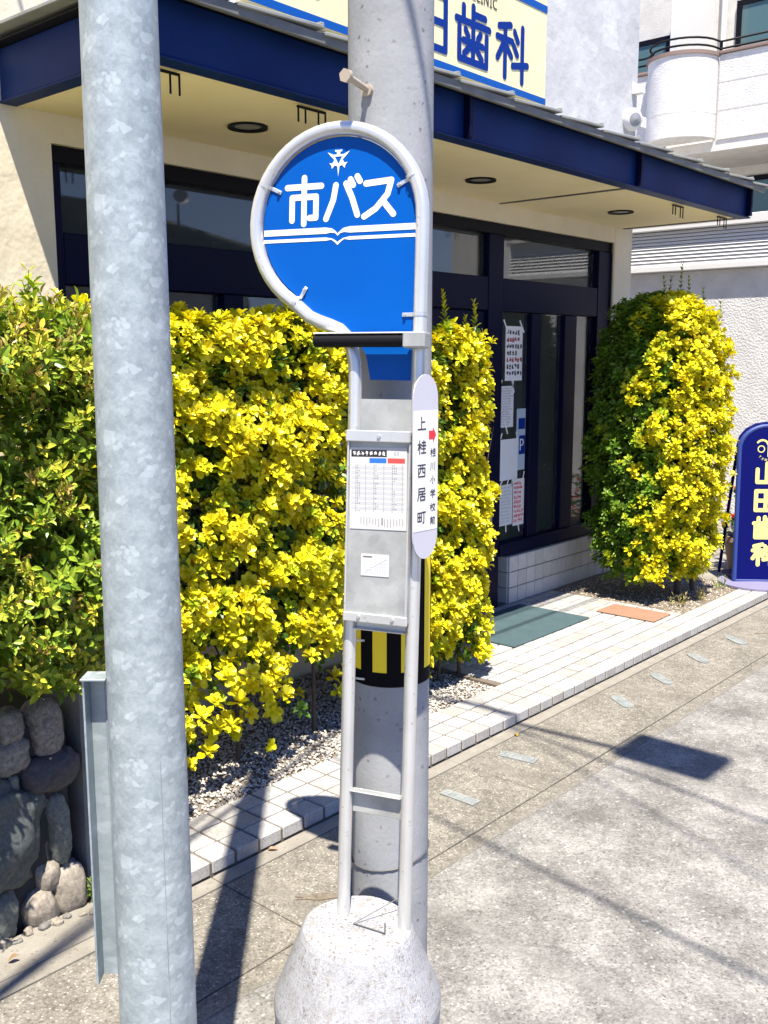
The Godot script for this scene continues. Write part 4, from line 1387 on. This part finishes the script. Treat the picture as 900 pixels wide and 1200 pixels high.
func build_steel_pole():
	var at := Vector3(.942, 0, -1.366)
	var p := thing("galvanised_pole", "thick mottled galvanised steel pole close in the left foreground", "pole", at)
	var b := MB.new()
	b.lathe([Vector2(.0697, -.04), Vector2(.0697, .0), Vector2(.0585, 2.2), Vector2(.047, 4.6)], at, 64, true)
	b.lathe([Vector2(.05, 4.6), Vector2(.04, 4.63), Vector2(.001, 4.64)], at, 32, true)
	part("shaft", b.done(), MT.galv, p)
	b = MB.new()
	# thin weld seam down the side
	b.tube([at + Vector3(-.0697 * .3, 0, .0667), at + Vector3(-.0640 * .3, .95, .0613)], .0012, .0012, 4, false)
	part("weld_seam", b.done(), MT.galv_sheet, p)
	# channel shaped cable cover on the side
	var left := Vector3(-.659, 0, -.752)
	var fwd := Vector3(.752, 0, -.659)
	var f := Transform3D(Basis(-left, Vector3.UP, -fwd), at)   # x to the right in view, z to the viewer
	b = MB.new()
	b.box(Vector3(-.1010, .50, -.012), Vector3(-.0975, 1.062, .024), .0006, f)
	b.box(Vector3(-.0975, .50, -.012), Vector3(-.058, 1.062, -.009), .0006, f)
	var ch := part("cable_cover", b.done(), MT.galv_sheet, p)
	b = MB.new()
	b.box(Vector3(-.1025, 1.0625, -.014), Vector3(-.060, 1.066, .030), .0006, f)
	part("cover_lid", b.done(), MT.galv_sheet, ch)
	b = MB.new()
	b.tube([f * Vector3(-.0705, .50, -.0085), f * Vector3(-.0705, 1.062, -.0085)], .002, .002, 5)
	part("cover_rib", b.done(), MT.galv_sheet, ch)

func cable(label, a: Vector3, e: Vector3, r: float, sag: float):
	var c := thing("overhead_cable", label, "cable", a, "overhead cables")
	var pts := []
	for k in 17:
		var t := k / 16.0
		pts.append(a.lerp(e, t) - Vector3(0, sag * 4 * t * (1 - t), 0))
	var b := MB.new()
	b.tube(pts, r, r, 6)
	part("line", b.done(), MT.cable, c)

func build_overhead():
	cable("thick overhead cable crossing the street from the utility pole", Vector3(1.84, 5.3, -1.5), Vector3(.5, 5.5, 8.6), .010, .12)
	cable("thin overhead cable slanting across the street from the utility pole", Vector3(1.80, 6.6, -1.52), Vector3(-2.6, 6.6, 9.5), .008, .15)
	cable("service cable from the clinic's upper wall across the street", Vector3(1.46, 4.5, -3.38), Vector3(-.1, 4.7, 8.6), .009, .1)
	cable("lower street cable running left from the utility pole", Vector3(1.77, 4.15, -1.58), Vector3(-12.0, 4.3, 2.5), .014, .2)
	cable("upper street cable running left from the utility pole", Vector3(1.77, 4.65, -1.58), Vector3(-12.0, 4.8, 3.0), .012, .2)
	cable("lower street cable running right from the utility pole", Vector3(1.95, 4.75, -1.62), Vector3(24.0, 4.9, -1.9), .010, .25)
	cable("upper street cable running right from the utility pole", Vector3(1.95, 5.35, -1.62), Vector3(24.0, 5.5, -1.7), .010, .25)
	# pole-mounted street lamp that shades the road
	var s := thing("street_lamp", "flat street lamp on an arm from the utility pole over the road", "street lamp", Vector3(1.87, 4.9, -1.5))
	var b := MB.new()
	b.tube([Vector3(1.87, 4.75, -1.52), Vector3(1.875, 4.88, -1.1), Vector3(1.93, 4.93, -.30)], .022, .018, 8)
	part("arm", b.done(), MT.steel, s)
	b = MB.new()
	b.box(Vector3(1.86, 4.90, -.31), Vector3(2.14, 4.98, .10), .02)
	part("lamp_head", b.done(), MT.box, s)
	b = MB.new()
	b.lathe([Vector2(.103, 4.70), Vector2(.108, 4.70), Vector2(.108, 4.80), Vector2(.103, 4.80)], PP, 24)
	part("band_clamp", b.done(), MT.steel, s)

# ------------------------------------------------------------------ small things
func build_small_things():
	# door mats
	var m1 := thing("door_mat", "large dark teal door mat in front of the clinic door", "door mat", Vector3(4.70, FY, -3.08))
	boxp("mat", m1, MT.mat_green, Vector3(4.30, FY + .002, -3.325), Vector3(5.10, FY + .010, -2.83), .003)
	var m2 := thing("door_mat", "small reddish brown mat on the tiles near the round bush", "door mat", Vector3(5.38, FY, -2.69))
	boxp("mat", m2, MT.mat_brown, Vector3(5.27, FY + .002, -2.88), Vector3(5.50, FY + .009, -2.50), .003)
	# flat metal plates on the gutter slabs
	var gp := [["rectangular", 2.734, -2.024, .048, .152, .0], ["rectangular", 3.183, -2.066, .054, .155, .16], ["oval", 4.047, -2.06, .062, .17, -.62], ["oval", 4.479, -2.071, .062, .17, -.62], ["oval", 4.925, -2.075, .062, .17, -.62], ["oval", 5.389, -2.055, .062, .17, -.62]]
	var lab := ["rectangular grey patterned metal plate on the gutter, nearest the bus stop", "slightly turned rectangular metal plate on the gutter, second from the bus stop", "oval grey green metal plate on the gutter, third from the bus stop", "oval grey green metal plate on the gutter, fourth from the bus stop", "oval grey green metal plate on the gutter, fifth from the bus stop", "oval grey green metal plate on the gutter, farthest from the bus stop"]
	for i in 6:
		var q = gp[i]
		var t := thing("gutter_plate", lab[i], "metal plate", Vector3(q[1], .002, q[2]), "metal plates along the gutter")
		var poly := PackedVector2Array()
		if q[0] == "oval":
			for k in 20:
				var a := TAU * k / 20
				var dx := cos(a); var dy := sin(a)
				poly.append(Vector2(sign(dx) * pow(abs(dx), .7) * q[3] * .5, sign(dy) * pow(abs(dy), .6) * q[4] * .5))
		else:
			poly = PackedVector2Array([Vector2(-q[3] * .5, -q[4] * .5), Vector2(q[3] * .5, -q[4] * .5), Vector2(q[3] * .5, q[4] * .5), Vector2(-q[3] * .5, q[4] * .5)])
		var f := Transform3D(Basis(Vector3(1, 0, 0), Vector3(0, 0, -1), Vector3(0, 1, 0)), Vector3(q[1], .0022, q[2])) * Transform3D(Basis(Vector3(0, 0, 1), q[5]), Vector3.ZERO)
		var b := MB.new()
		b.prism(poly, 0, .004)
		var pl := part("plate", b.done(), MT.checker, t, f)
		b = MB.new()
		for k in 7:
			var y: float = (-.4 + .8 * k / 6.0) * q[4]
			b.box(Vector3(-q[3] * .32, y - .002, .0041), Vector3(q[3] * .32, y + .002, .0056))
		part("tread_rib", b.done(), MT.checker, pl, f)
	# camera and sensor at the corner of the upper wall
	var c := thing("security_camera", "round white security camera on the corner of the upper wall", "security camera", Vector3(6.44, 3.2, FZ))
	var b := MB.new()
	var fb := Basis(Vector3(1, 0, 0), PI / 2 + .2) * Basis(Vector3(0, 0, 1), .5)
	b.lathe([Vector2(.06, .0), Vector2(.075, .02), Vector2(.075, .05), Vector2(.06, .075), Vector2(.045, .08)], Vector3.ZERO, 24, true)
	part("housing", b.done(), MT.white_paint, c, Transform3D(fb, Vector3(6.43, 3.205, FZ + .004)))
	b = MB.new()
	b.lathe([Vector2(.045, .079), Vector2(.03, .084), Vector2(.001, .09)], Vector3.ZERO, 20, true)
	part("lens", b.done(), mat(Color(.25, .26, .28), .1), c, Transform3D(fb, Vector3(6.43, 3.205, FZ + .004)))
	boxp("bracket", c, MT.white_paint, Vector3(6.47, 3.17, FZ + .006), Vector3(6.56, 3.22, FZ + .05), .006)
	b = MB.new()
	b.box(Vector3(6.52, 3.16, FZ + .03), Vector3(6.60, 3.24, FZ + .055), .008)
	part("sensor_fin", b.done(), MT.white_paint, c)
	var s := thing("wall_vent", "small white hooded vent on the wall above the security camera", "vent", Vector3(6.47, 3.42, FZ))
	b = MB.new()
	b.prism(PackedVector2Array([Vector2(0, 0), Vector2(.07, .0), Vector2(.07, .03), Vector2(.0, .08)]), 0, .06, Transform3D(Basis(Vector3(0, 0, 1), Vector3(0, 1, 0), Vector3(-1, 0, 0)), Vector3(6.52, 3.38, FZ + .004)))
	part("hood", b.done(), MT.white_paint, s)
	build_notices()
	build_aframe()
	# potted red flowers between bush and sign
	var labels := ["pot of red flowers half hidden behind the round bush, nearer the sign", "taller pot of red flowers half hidden behind the round bush, nearer the wall"]
	for i in 2:
		var at: Vector3 = [Vector3(7.15, .03, -2.72), Vector3(7.65, .03, -2.86)][i]
		var p := thing("flower_pot", labels[i], "potted plant", at, "flower pots beside the sign")
		b = MB.new()
		b.lathe([Vector2(.09, 0), Vector2(.13, .22), Vector2(.14, .22), Vector2(.14, .26), Vector2(.12, .26), Vector2(.115, .22), Vector2(.001, .22)], at, 24)
		part("pot", b.done(), MT.terracotta if i == 0 else mat(Color(.3, .3, .3), .8), p)
		var r := RandomNumberGenerator.new()
		r.seed = 300 + i
		for k in 26:
			var h := r.randf_range(.05, .38 + .35 * i)
			var pos := at + Vector3(r.randf_range(-.13, .13), .22 + h, r.randf_range(-.13, .13))
			var g := rosette(r, 6, .05, .026, Color(.06, .13, .03), Color(.10, .2, .04), .04, 5, 60, Color(.06, .1, .03))
			part("leaf_cluster", g, MT.leaf[0], p, orient(pos, Vector3(r.randf_range(-.5, .5), 1, r.randf_range(-.5, .5)), r.randf() * 6, 1.0))
			if k % 2 == 0:
				var fl := rosette(r, 9, .03, .026, Color(.65, .05, .02), Color(.75, .16, .04), .02, 10, 70, Color(.1, .15, .04))
				part("flower", fl, MT.leaf[0], p, orient(pos + Vector3(0, .035, 0), Vector3(r.randf_range(-.6, .6), 1, r.randf_range(-.6, .6)), r.randf() * 6, 1.0))
	# fallen leaves
	var dl := [[2.03, .004, -2.238, "dry brown leaf lying against the kerb in the pole's shadow"], [3.36, .004, -2.19, "yellowed leaf lying on the apron of the kerb"], [1.14, .006, -2.33, "dark dry leaf on the pavement by the stone wall"]]
	var r2 := RandomNumberGenerator.new()
	r2.seed = 77
	for q in dl:
		var t := thing("fallen_leaf", q[3], "leaf", Vector3(q[0], q[1], q[2]), "fallen leaves")
		b = MB.new()
		b.col = Color(.30, .2, .11) if q[0] < 3 else Color(.5, .36, .05)
		leaf(b, Vector3.ZERO, Vector3(r2.randf_range(-1, 1), .1, r2.randf_range(-1, 1)), Vector3(.1, 1, .2), .034, .018, .3, .3)
		part("blade", b.done(true), MT.leaf[0], t, Transform3D(Basis(), Vector3(q[0], q[1] + .002, q[2])))

func build_notices():
	var z := FZ - .0565
	var W := Color(.74, .75, .75)
	var defs := [
		["notice_paper", "handwritten notice in bold black ink taped at the top of the clinic window", 5.075, 1.452, 5.262, 1.785, scribble(96, 170, 7, W, Color(.03, .03, .04), 1, 4, Color(.3, .05, .06))],
		["notice_paper", "closely written paper below the topmost notice in the clinic window", 5.02, 1.165, 5.175, 1.42, scribble(120, 190, 15, Color(.68, .69, .70), Color(.28, .28, .32), 2, 2)],
		["notice_paper", "blank white sheet in the middle of the papers in the clinic window", 5.035, .832, 5.235, 1.09, scribble(64, 90, 1, Color(.72, .74, .76), Color(.66, .68, .7), 3, 1)],
		["notice_paper", "grey written paper at the lower left of the clinic window", 5.045, .545, 5.185, .805, scribble(100, 190, 11, Color(.64, .68, .69), Color(.4, .43, .46), 4, 2)],
		["notice_paper", "paper with red handwriting at the lower right of the window papers", 5.192, .53, 5.318, .83, scribble(100, 190, 9, Color(.76, .74, .73), Color(.6, .05, .08), 5, 4)],
		["parking_notice", "pale blue parking notice partly behind the other window papers", 5.218, .885, 5.318, 1.275, scribble(64, 190, 1, Color(.42, .52, .60), Color(.3, .4, .5), 6, 2)]]
	for q in defs:
		var at := Vector3((q[2] + q[4]) * .5, (q[3] + q[5]) * .5, z)
		var t := thing(q[0], q[1], "notice", at, "papers taped in the clinic window")
		var zz: float = .0 if q[0] != "parking_notice" else -.0
		part("sheet", card(q[4] - q[2], q[5] - q[3], .0006), print_mat(q[6]), t, Transform3D(Basis(), at + Vector3(0, 0, .0002 if q[0] == "parking_notice" else .0016)))
		if q[0] == "parking_notice":
			boxp("heading", t, MT.letter_blue, Vector3(q[2] + .02, q[5] - .13, z + .001), Vector3(q[4] - .004, q[5] - .06, z + .0014))
			boxp("heading", t, MT.letter_blue, Vector3(q[2] + .03, q[3] + .10, z + .001), Vector3(q[4] - .002, q[3] + .22, z + .0014))
			var tx := TextMesh.new()
			var fo := SystemFont.new()
			fo.font_names = PackedStringArray(["Droid Sans"])
			tx.font = fo; tx.font_size = 64; tx.pixel_size = .0016; tx.depth = .0004; tx.text = "P"
			part("lettering", tx, MT.paper, t, Transform3D(Basis(), Vector3(q[2] + .06, q[3] + .16, z + .0018)))
		else:
			var r := RandomNumberGenerator.new()
			r.seed = int(q[3] * 1000)
			for k in 3:
				var cx: float = [q[2], q[4] - .01, (q[2] + q[4]) * .5][k]
				var cy: float = [q[5], q[5], q[3]][k]
				var b := MB.new()
				b.box(Vector3(-.006, -.045, 0), Vector3(.006, .045, .0004))
				part("tape_strip", b.done(), MT.paper, t, Transform3D(Basis(Vector3(0, 0, 1), r.randf_range(-.7, .7)), Vector3(clampf(cx, 5.0, 5.30), cy, z + .0026)))

func build_aframe():
	var o := Vector3(6.70, FY, -2.40)
	var s := thing("standing_sign", "dark blue arched standing sign with yellow dental characters on the kerb", "standing sign", o)
	var f := frame(o, Vector3(.62, 0, .785), Vector3(.04, 1, -.02))
	var hw := .185
	var poly := PackedVector2Array([Vector2(-hw, .02), Vector2(hw, .02)])
	for k in 17:
		var a := PI * k / 16.0
		poly.append(Vector2(cos(a) * hw, .93 + sin(a) * .155))
	var b := MB.new()
	b.prism(poly, -.012, .012)
	var bd := part("board", b.done(), MT.aframe, s, f)
	b = MB.new()
	var rim := []
	for p in poly: rim.append(Vector3(p.x, p.y, 0))
	rim.append(Vector3(-hw, .02, 0))
	b.tube(rim, .017, .017, 8, false)
	part("rim", b.done(), MT.aframe_rim, bd, f)
	var yy := .69
	for g in ["yama", "ta", "ha", "ka"]:
		part("character", glyph(g, Vector2(-.075, yy), Vector2(.15, .145), .027, .0125, f), MT.letter_yellow, bd)
		yy -= .185
	# emblem: arched brow over two round marks
	b = MB.new()
	for sd in [-1, 1]:
		var arc := []
		for k in 9:
			var a := lerpf(.15, PI - .5, k / 8.0)
			arc.append(Vector2(sd * (.038 - cos(a) * .036), .96 + sin(a) * .03))
		b.stroke(arc, .013, .0126 + .0004 * sd, f)
		var ring := []
		for k in 13:
			var a := TAU * k / 12.0
			ring.append(Vector2(sd * .045 + cos(a) * .022, .93 + sin(a) * .022))
		b.stroke(ring, .006, .0128, f)
	b.stroke([Vector2(0, .985), Vector2(0, .88)], .006, .0138, f)
	part("emblem", b.done(), MT.letter_yellow, bd)
	var fo := SystemFont.new()
	fo.font_names = PackedStringArray(["Droid Sans"])
	var word := "YAMADA"
	for i in word.length():
		var a := deg_to_rad(222 + i * 19.0)
		var tx := TextMesh.new()
		tx.font = fo; tx.font_size = 32; tx.pixel_size = .0007; tx.depth = .0006; tx.text = word[i]
		part("lettering", tx, MT.letter_yellow, bd, f * Transform3D(Basis(Vector3(0, 0, 1), a + PI / 2), Vector3(cos(a) * .07, .925 + sin(a) * .07, .0135)))
	# rear arch and round base plate
	b = MB.new()
	var arch := [Vector3(-hw - .02, .03, -.30), Vector3(-hw - .01, .5, -.17), Vector3(-hw, .93, -.055)]
	for k in 9:
		var a := PI - PI * k / 8.0
		arch.append(Vector3(cos(a) * hw, .95 + sin(a) * .155, -.045))
	arch.append_array([Vector3(hw, .93, -.055), Vector3(hw + .02, .03, -.30)])
	b.tube(arch, .011, .011, 8)
	part("rear_leg", b.done(), MT.aframe, s, f)
	b = MB.new()
	b.box(Vector3(-hw, .02, -.30), Vector3(hw, .05, -.02), .006)
	part("foot_bar", b.done(), MT.aframe, s, f)
	b = MB.new()
	b.lathe([Vector2(.001, .0), Vector2(.25, .0), Vector2(.25, .012), Vector2(.001, .016)], Vector3.ZERO, 40)
	part("base_plate", b.done(), mat(Color(.20, .19, .30), .5), s, Transform3D(Basis(), o + Vector3(-.02, .003, -.03)))
	b = MB.new()
	b.box(Vector3(-hw + .01, .30, -.23), Vector3(hw - .01, .325, -.02), .004)
	part("brace", b.done(), MT.aframe, s, f)

# ------------------------------------------------------------------ plants
func build_plants():
	var r := RandomNumberGenerator.new()
	r.seed = 4242
	var gold_a := Color(.66, .575, .010)
	var gold_b := Color(.80, .755, .028)
	var lime_a := Color(.30, .40, .02)
	var lime_b := Color(.52, .58, .03)
	var green_a := Color(.045, .11, .014)
	var green_b := Color(.13, .235, .028)
	var stem := Color(.14, .14, .04)
	var meshes := []
	for i in 4: meshes.append(rosette(r, 10 + i % 3, .041, .026, gold_a, gold_b, .03, -6, 62, stem, .14, .66))
	for i in 2: meshes.append(rosette(r, 9, .040, .021, lime_a, lime_b, .03, 0, 70, stem))
	for i in 3: meshes.append(rosette(r, 8, .042, .022, green_a, green_b, .04, -15, 60, stem))
	var tints := [Color(1, 1, 1), Color(.95, .97, .9), Color(1.06, 1.04, .9), Color(1.0, .93, .9), Color(.88, .95, .9)]
	var names := [["golden_foliage", [0, 1, 2, 3]], ["lime_foliage", [4, 5]], ["green_foliage", [6, 7, 8]]]
	var fn := FastNoiseLite.new()
	fn.seed = 8
	fn.frequency = 3.2
	fn.fractal_octaves = 2
	# --- golden hedge in front of the clinic
	var h := thing("golden_hedge", "long clipped hedge of bright yellow leaves in front of the clinic window", "hedge", Vector3(2.8, .03, -2.86))
	for x in [1.80, 2.05, 2.366, 2.783, 3.2, 3.45, 3.64, 3.78]:
		branches(h, Vector3(x, .03, -2.80 - .04 * r.randf()), 1.55, Vector2(.22, .16), r, 9, .010)
	var list := []
	var x0 := 1.66; var x1 := 3.86; var zb := -3.12; var zf := -2.70; var y0 := .14; var y1 := 1.715
	for i in 11500:
		var u := r.randf()
		var p: Vector3; var nn: Vector3
		var deep := i % 2 == 1
		if u < .60: p = Vector3(r.randf_range(x0, x1), r.randf_range(y0, y1), zf); nn = Vector3(0, 0, 1)
		elif u < .80: p = Vector3(r.randf_range(x0, x1), y1, r.randf_range(zb, zf)); nn = Vector3(0, 1, 0)
		elif u < .92: p = Vector3(x1, r.randf_range(y0, y1), r.randf_range(zb, zf)); nn = Vector3(1, 0, 0)
		elif u < .95: p = Vector3(x0, r.randf_range(y0, y1), r.randf_range(zb, zf)); nn = Vector3(-1, 0, 0)
		else: p = Vector3(r.randf_range(x0, x1), r.randf_range(y0, y1), zb); nn = Vector3(0, 0, -1)
		var ng := fn.get_noise_3dv(p)
		var low := clampf(((.30 if p.x > 3.3 else .56) - p.y) / .26, 0, 1)     # the hedge thins out near the ground
		if r.randf() < low * .92: continue
		var off := ng * .075 + r.randf_range(-.035, .02)
		if not deep and ng < -.30 and r.randf() < .75: continue
		if deep: off -= r.randf_range(.04, .17)
		# round the edges
		var ex := maxf(0, maxf(p.x - (x1 - .12), (x0 + .12) - p.x)); var ey := maxf(0, p.y - (y1 - .10))
		if nn.z > .5: off -= (ex * ex + ey * ey) * 2.2
		p += nn * off
		p += Vector3(r.randf_range(-.01, .01), r.randf_range(-.01, .01), 0)
		var ax := nn * r.randf_range(.6, 1.1) + Vector3(-.12, r.randf_range(.55, 1.0), .1) + Vector3(r.randf_range(-.4, .4), 0, r.randf_range(-.4, .4))
		var k := 0
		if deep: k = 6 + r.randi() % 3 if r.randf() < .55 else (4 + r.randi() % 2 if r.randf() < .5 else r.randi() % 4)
		else:
			var g := r.randf() + ng * .4
			k = r.randi() % 4 if g > .13 else (4 + r.randi() % 2 if g > .02 else 6 + r.randi() % 3)
		var sc := r.randf_range(.62, 1.22)
		var vis := 0.0 if deep else (nn.dot((EYE - p).normalized()) * 1.2 + sc * .6 - p.distance_to(EYE) * .25)
		if p.x < 2.0: vis -= 1.5
		list.append({"x": orient(p, ax, r.randf() * TAU, sc), "k": k, "c": r.randi() % 5, "s": vis})
	# stray low sprigs near the ground
	for q in [[2.42, .42, -2.66], [2.45, .33, -2.64], [2.80, .34, -2.65], [2.84, .42, -2.66], [2.24, .36, -2.66], [2.20, .28, -2.66], [2.12, .30, -2.64], [2.10, .40, -2.63], [2.28, .46, -2.64], [2.16, .48, -2.63], [2.34, .40, -2.64], [2.05, .36, -2.64], [2.08, .22, -2.65], [2.6, .45, -2.65], [2.7, .5, -2.65]]:
		list.append({"x": orient(Vector3(q[0], q[1], q[2]), Vector3(.1, 1, .5), r.randf() * 6, 1.15), "k": r.randi() % 4, "c": 0, "s": 9.0})
	foliage(h, list, meshes, names, "leaf_sprig", tints)
	for q in [[3.60, 1.69, -2.78, .20], [3.80, 1.70, -2.76, .15], [3.77, 1.68, -2.80, .10], [2.5, 1.70, -2.78, .07], [2.62, 1.69, -2.78, .08]]:
		var sh := shoot(r, int(q[3] * 45) + 2, q[3], .045, .02, lime_a, gold_a, stem, 40)
		part("tall_shoot", sh, MT.leaf[0], h, Transform3D(Basis(), Vector3(q[0], q[1], q[2])))

	# --- green hedge on the stone wall
	var gh := thing("green_hedge", "glossy green hedge with bronze young tips above the stone wall", "hedge", Vector3(1.2, .6, -2.75))
	var gm := []
	var la := Color(.10, .20, .02); var lb := Color(.34, .44, .04)
	for i in 3: gm.append(shoot(r, 4, .075, .048, .021, la, lb, Color(.12, .08, .03), 18))
	for i in 2: gm.append(shoot(r, 4, .08, .045, .019, Color(.32, .42, .035), Color(.62, .60, .07), Color(.2, .1, .03), 25))
	gm.append(shoot(r, 4, .08, .040, .016, Color(.26, .30, .045), Color(.44, .28, .09), Color(.25, .1, .04), 30))
	for i in 2: gm.append(shoot(r, 4, .08, .050, .022, la, lb, Color(.12, .08, .03), 10))
	for x in [.75, 1.0, 1.22, 1.42]:
		branches(gh, Vector3(x, .58, -2.72), 1.1, Vector2(.2, .2), r, 8, .011)
	list = []
	x0 = .55; x1 = 1.53; zb = -3.0; zf = -2.29; y0 = .70; y1 = 1.69
	for i in 4600:
		var u := r.randf()
		var deep := i % 2 == 1
		var p: Vector3; var nn: Vector3
		if u < .56: p = Vector3(r.randf_range(x0, x1), r.randf_range(y0, y1), zf); nn = Vector3(0, 0, 1)
		elif u < .72: p = Vector3(r.randf_range(x0, x1), y1, r.randf_range(zb, zf)); nn = Vector3(0, 1, 0)
		elif u < .86: p = Vector3(x1, r.randf_range(y0, y1), r.randf_range(zb, zf)); nn = Vector3(1, 0, 0)
		else: p = Vector3(x0, r.randf_range(y0, y1), r.randf_range(zb, zf)); nn = Vector3(-1, 0, 0)
		var ng := fn.get_noise_3dv(p * 1.2)
		if not deep and ng < -.22 and r.randf() < .85: continue
		var off := ng * .10 + r.randf_range(-.05, .02)
		if deep: off -= r.randf_range(.05, .22)
		var ey := maxf(0, p.y - (y1 - .16)); var ez := maxf(0, (y0 + .15) - p.y)
		if nn.z > .5: off -= ey * ey * 2.5 + ez * .25
		if nn.x > .5: off -= ey * ey * 1.5 + .02
		p += nn * off
		var ax := nn * r.randf_range(.4, 1.1) + Vector3(0, r.randf_range(.1, .9), 0) + Vector3(r.randf_range(-.5, .5), 0, r.randf_range(-.4, .4))
		var g := r.randf()
		var k := 0
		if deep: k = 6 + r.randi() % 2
		elif p.y > y1 - .22: k = 5 if g < .22 else (3 + r.randi() % 2 if g < .8 else r.randi() % 3)
		else: k = r.randi() % 3 if g < .52 else (3 + r.randi() % 2 if g < .93 else 5)
		var vis := 0.0 if deep else 3.0 - Vector3(1.4, 1.25, -2.4).distance_to(p) + (.5 if nn.z > .5 else .2)
		list.append({"x": orient(p, ax, r.randf() * TAU, r.randf_range(.75, 1.15)), "k": k, "c": r.randi() % 5, "s": vis})
	foliage(gh, list, gm, [["green_foliage", [0, 1, 2]], ["young_foliage", [3, 4]], ["bronze_foliage", [5]], ["inner_foliage", [6, 7]]], "leaf_sprig", tints)

	# --- round bush at the end of the forecourt
	var rb := thing("round_bush", "tall rounded bush, green on one side and golden on the other, by the standing sign", "bush", Vector3(6.0, .05, -2.82))
	branches(rb, Vector3(6.06, .04, -2.72), 1.7, Vector2(.3, .3), r, 12, .022)
	branches(rb, Vector3(6.22, .04, -2.69), 1.5, Vector2(.25, .25), r, 10, .018)
	var bm := []
	for i in 4: bm.append(rosette(r, 9, .043, .026, gold_a, gold_b, .03, -6, 62, stem, .14, .64))
	for i in 2: bm.append(rosette(r, 8, .042, .022, lime_a, lime_b, .03, 0, 70, stem))
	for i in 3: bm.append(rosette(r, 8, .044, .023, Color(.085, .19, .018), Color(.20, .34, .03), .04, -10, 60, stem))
	var ctr := Vector3(5.95, 0, -2.85)
	list = []
	for i in 8200:
		var a := r.randf() * TAU
		var deep := i % 2 == 1
		var hh := pow(r.randf(), .9)
		var y := lerpf(.20, 1.98, hh)
		var t := hh
		var rad := .455 * pow(clampf(sin(PI * clampf(t * .72 + .15, 0, 1)), 0, 1), .42) * (1.0 - .10 * t)
		if t > .90: rad *= sqrt(maxf(.02, 1.0 - pow((t - .90) / .108, 2)))
		var nn := Vector3(cos(a), 0, sin(a))
		if t > .90: nn = (nn * (1.05 - t) * 5 + Vector3.UP).normalized()
		var ng := fn.get_noise_3dv(Vector3(cos(a), y * 1.6, sin(a)) * .8)
		if not deep and ng < -.36 and r.randf() < .7: continue
		var rr := rad + ng * .11 + r.randf_range(-.05, .02) - (r.randf_range(.05, .2) if deep else 0.0)
		rr = maxf(rr, .02)
		var p := ctr + Vector3(cos(a) * rr, y + r.randf_range(-.02, .02), sin(a) * rr * .95)
		var ax := nn * r.randf_range(.4, .9) + Vector3(0, r.randf_range(.45, .95), 0) + Vector3(r.randf_range(-.35, .35), 0, r.randf_range(-.35, .35))
		# sunward half of the plant is golden, patchy towards the building side
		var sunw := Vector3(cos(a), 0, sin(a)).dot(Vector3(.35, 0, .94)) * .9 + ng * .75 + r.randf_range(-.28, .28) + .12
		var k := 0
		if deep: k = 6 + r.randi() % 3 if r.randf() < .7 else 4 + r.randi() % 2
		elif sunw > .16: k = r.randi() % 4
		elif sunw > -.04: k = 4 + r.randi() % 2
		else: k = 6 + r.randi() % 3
		var vis := 0.0 if deep else nn.dot((EYE - p).normalized()) + 1.0
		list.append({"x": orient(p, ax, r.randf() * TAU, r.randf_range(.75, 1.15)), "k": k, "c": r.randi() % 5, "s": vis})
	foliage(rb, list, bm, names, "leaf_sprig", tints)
	for q in [[5.82, 1.86, -2.78, .22], [5.90, 1.9, -2.72, .26], [5.98, 1.9, -2.85, .20], [6.1, 1.88, -2.75, .22], [6.22, 1.85, -2.7, .18], [5.75, 1.8, -2.9, .18], [6.28, 1.78, -2.62, .16]]:
		var sh := shoot(r, int(q[3] * 34) + 2, q[3], .042, .02, Color(.10, .17, .02), Color(.28, .32, .04), stem, 35)
		part("tall_shoot", sh, MT.leaf[0], rb, Transform3D(Basis(Vector3(1, 0, 0), r.randf_range(-.2, .2)), Vector3(q[0], q[1], q[2])))
	# weeds at the edge of the bush bed
	var wl := ["small green weed at the kerb end of the bush bed", "pale dry grass tuft in front of the round bush, nearest the brown mat", "pale dry grass tuft in front of the round bush, nearest its trunk", "tiny green weed at the foot of the stone wall"]
	var wp := [Vector3(6.36, .047, -2.55), Vector3(5.74, .047, -2.56), Vector3(6.0, .047, -2.53), Vector3(1.45, .003, -2.43)]
	for i in 4:
		var w := thing("weed", wl[i], "weed", wp[i], "weeds along the beds")
		for k in 7:
			var dry := i == 1 or i == 2
			var sh := shoot(r, 3, r.randf_range(.05, .10), .035, .008, Color(.42, .36, .12) if dry else Color(.12, .25, .03), Color(.5, .42, .18) if dry else Color(.25, .38, .05), Color(.3, .28, .1), 45)
			part("blade_cluster", sh, MT.leaf[0], w, Transform3D(Basis.from_euler(Vector3(r.randf_range(-.5, .5), r.randf() * 6, r.randf_range(-.5, .5))), wp[i] + Vector3(r.randf_range(-.04, .04), 0, r.randf_range(-.03, .03)) * (1.0 if i < 3 else .4)))
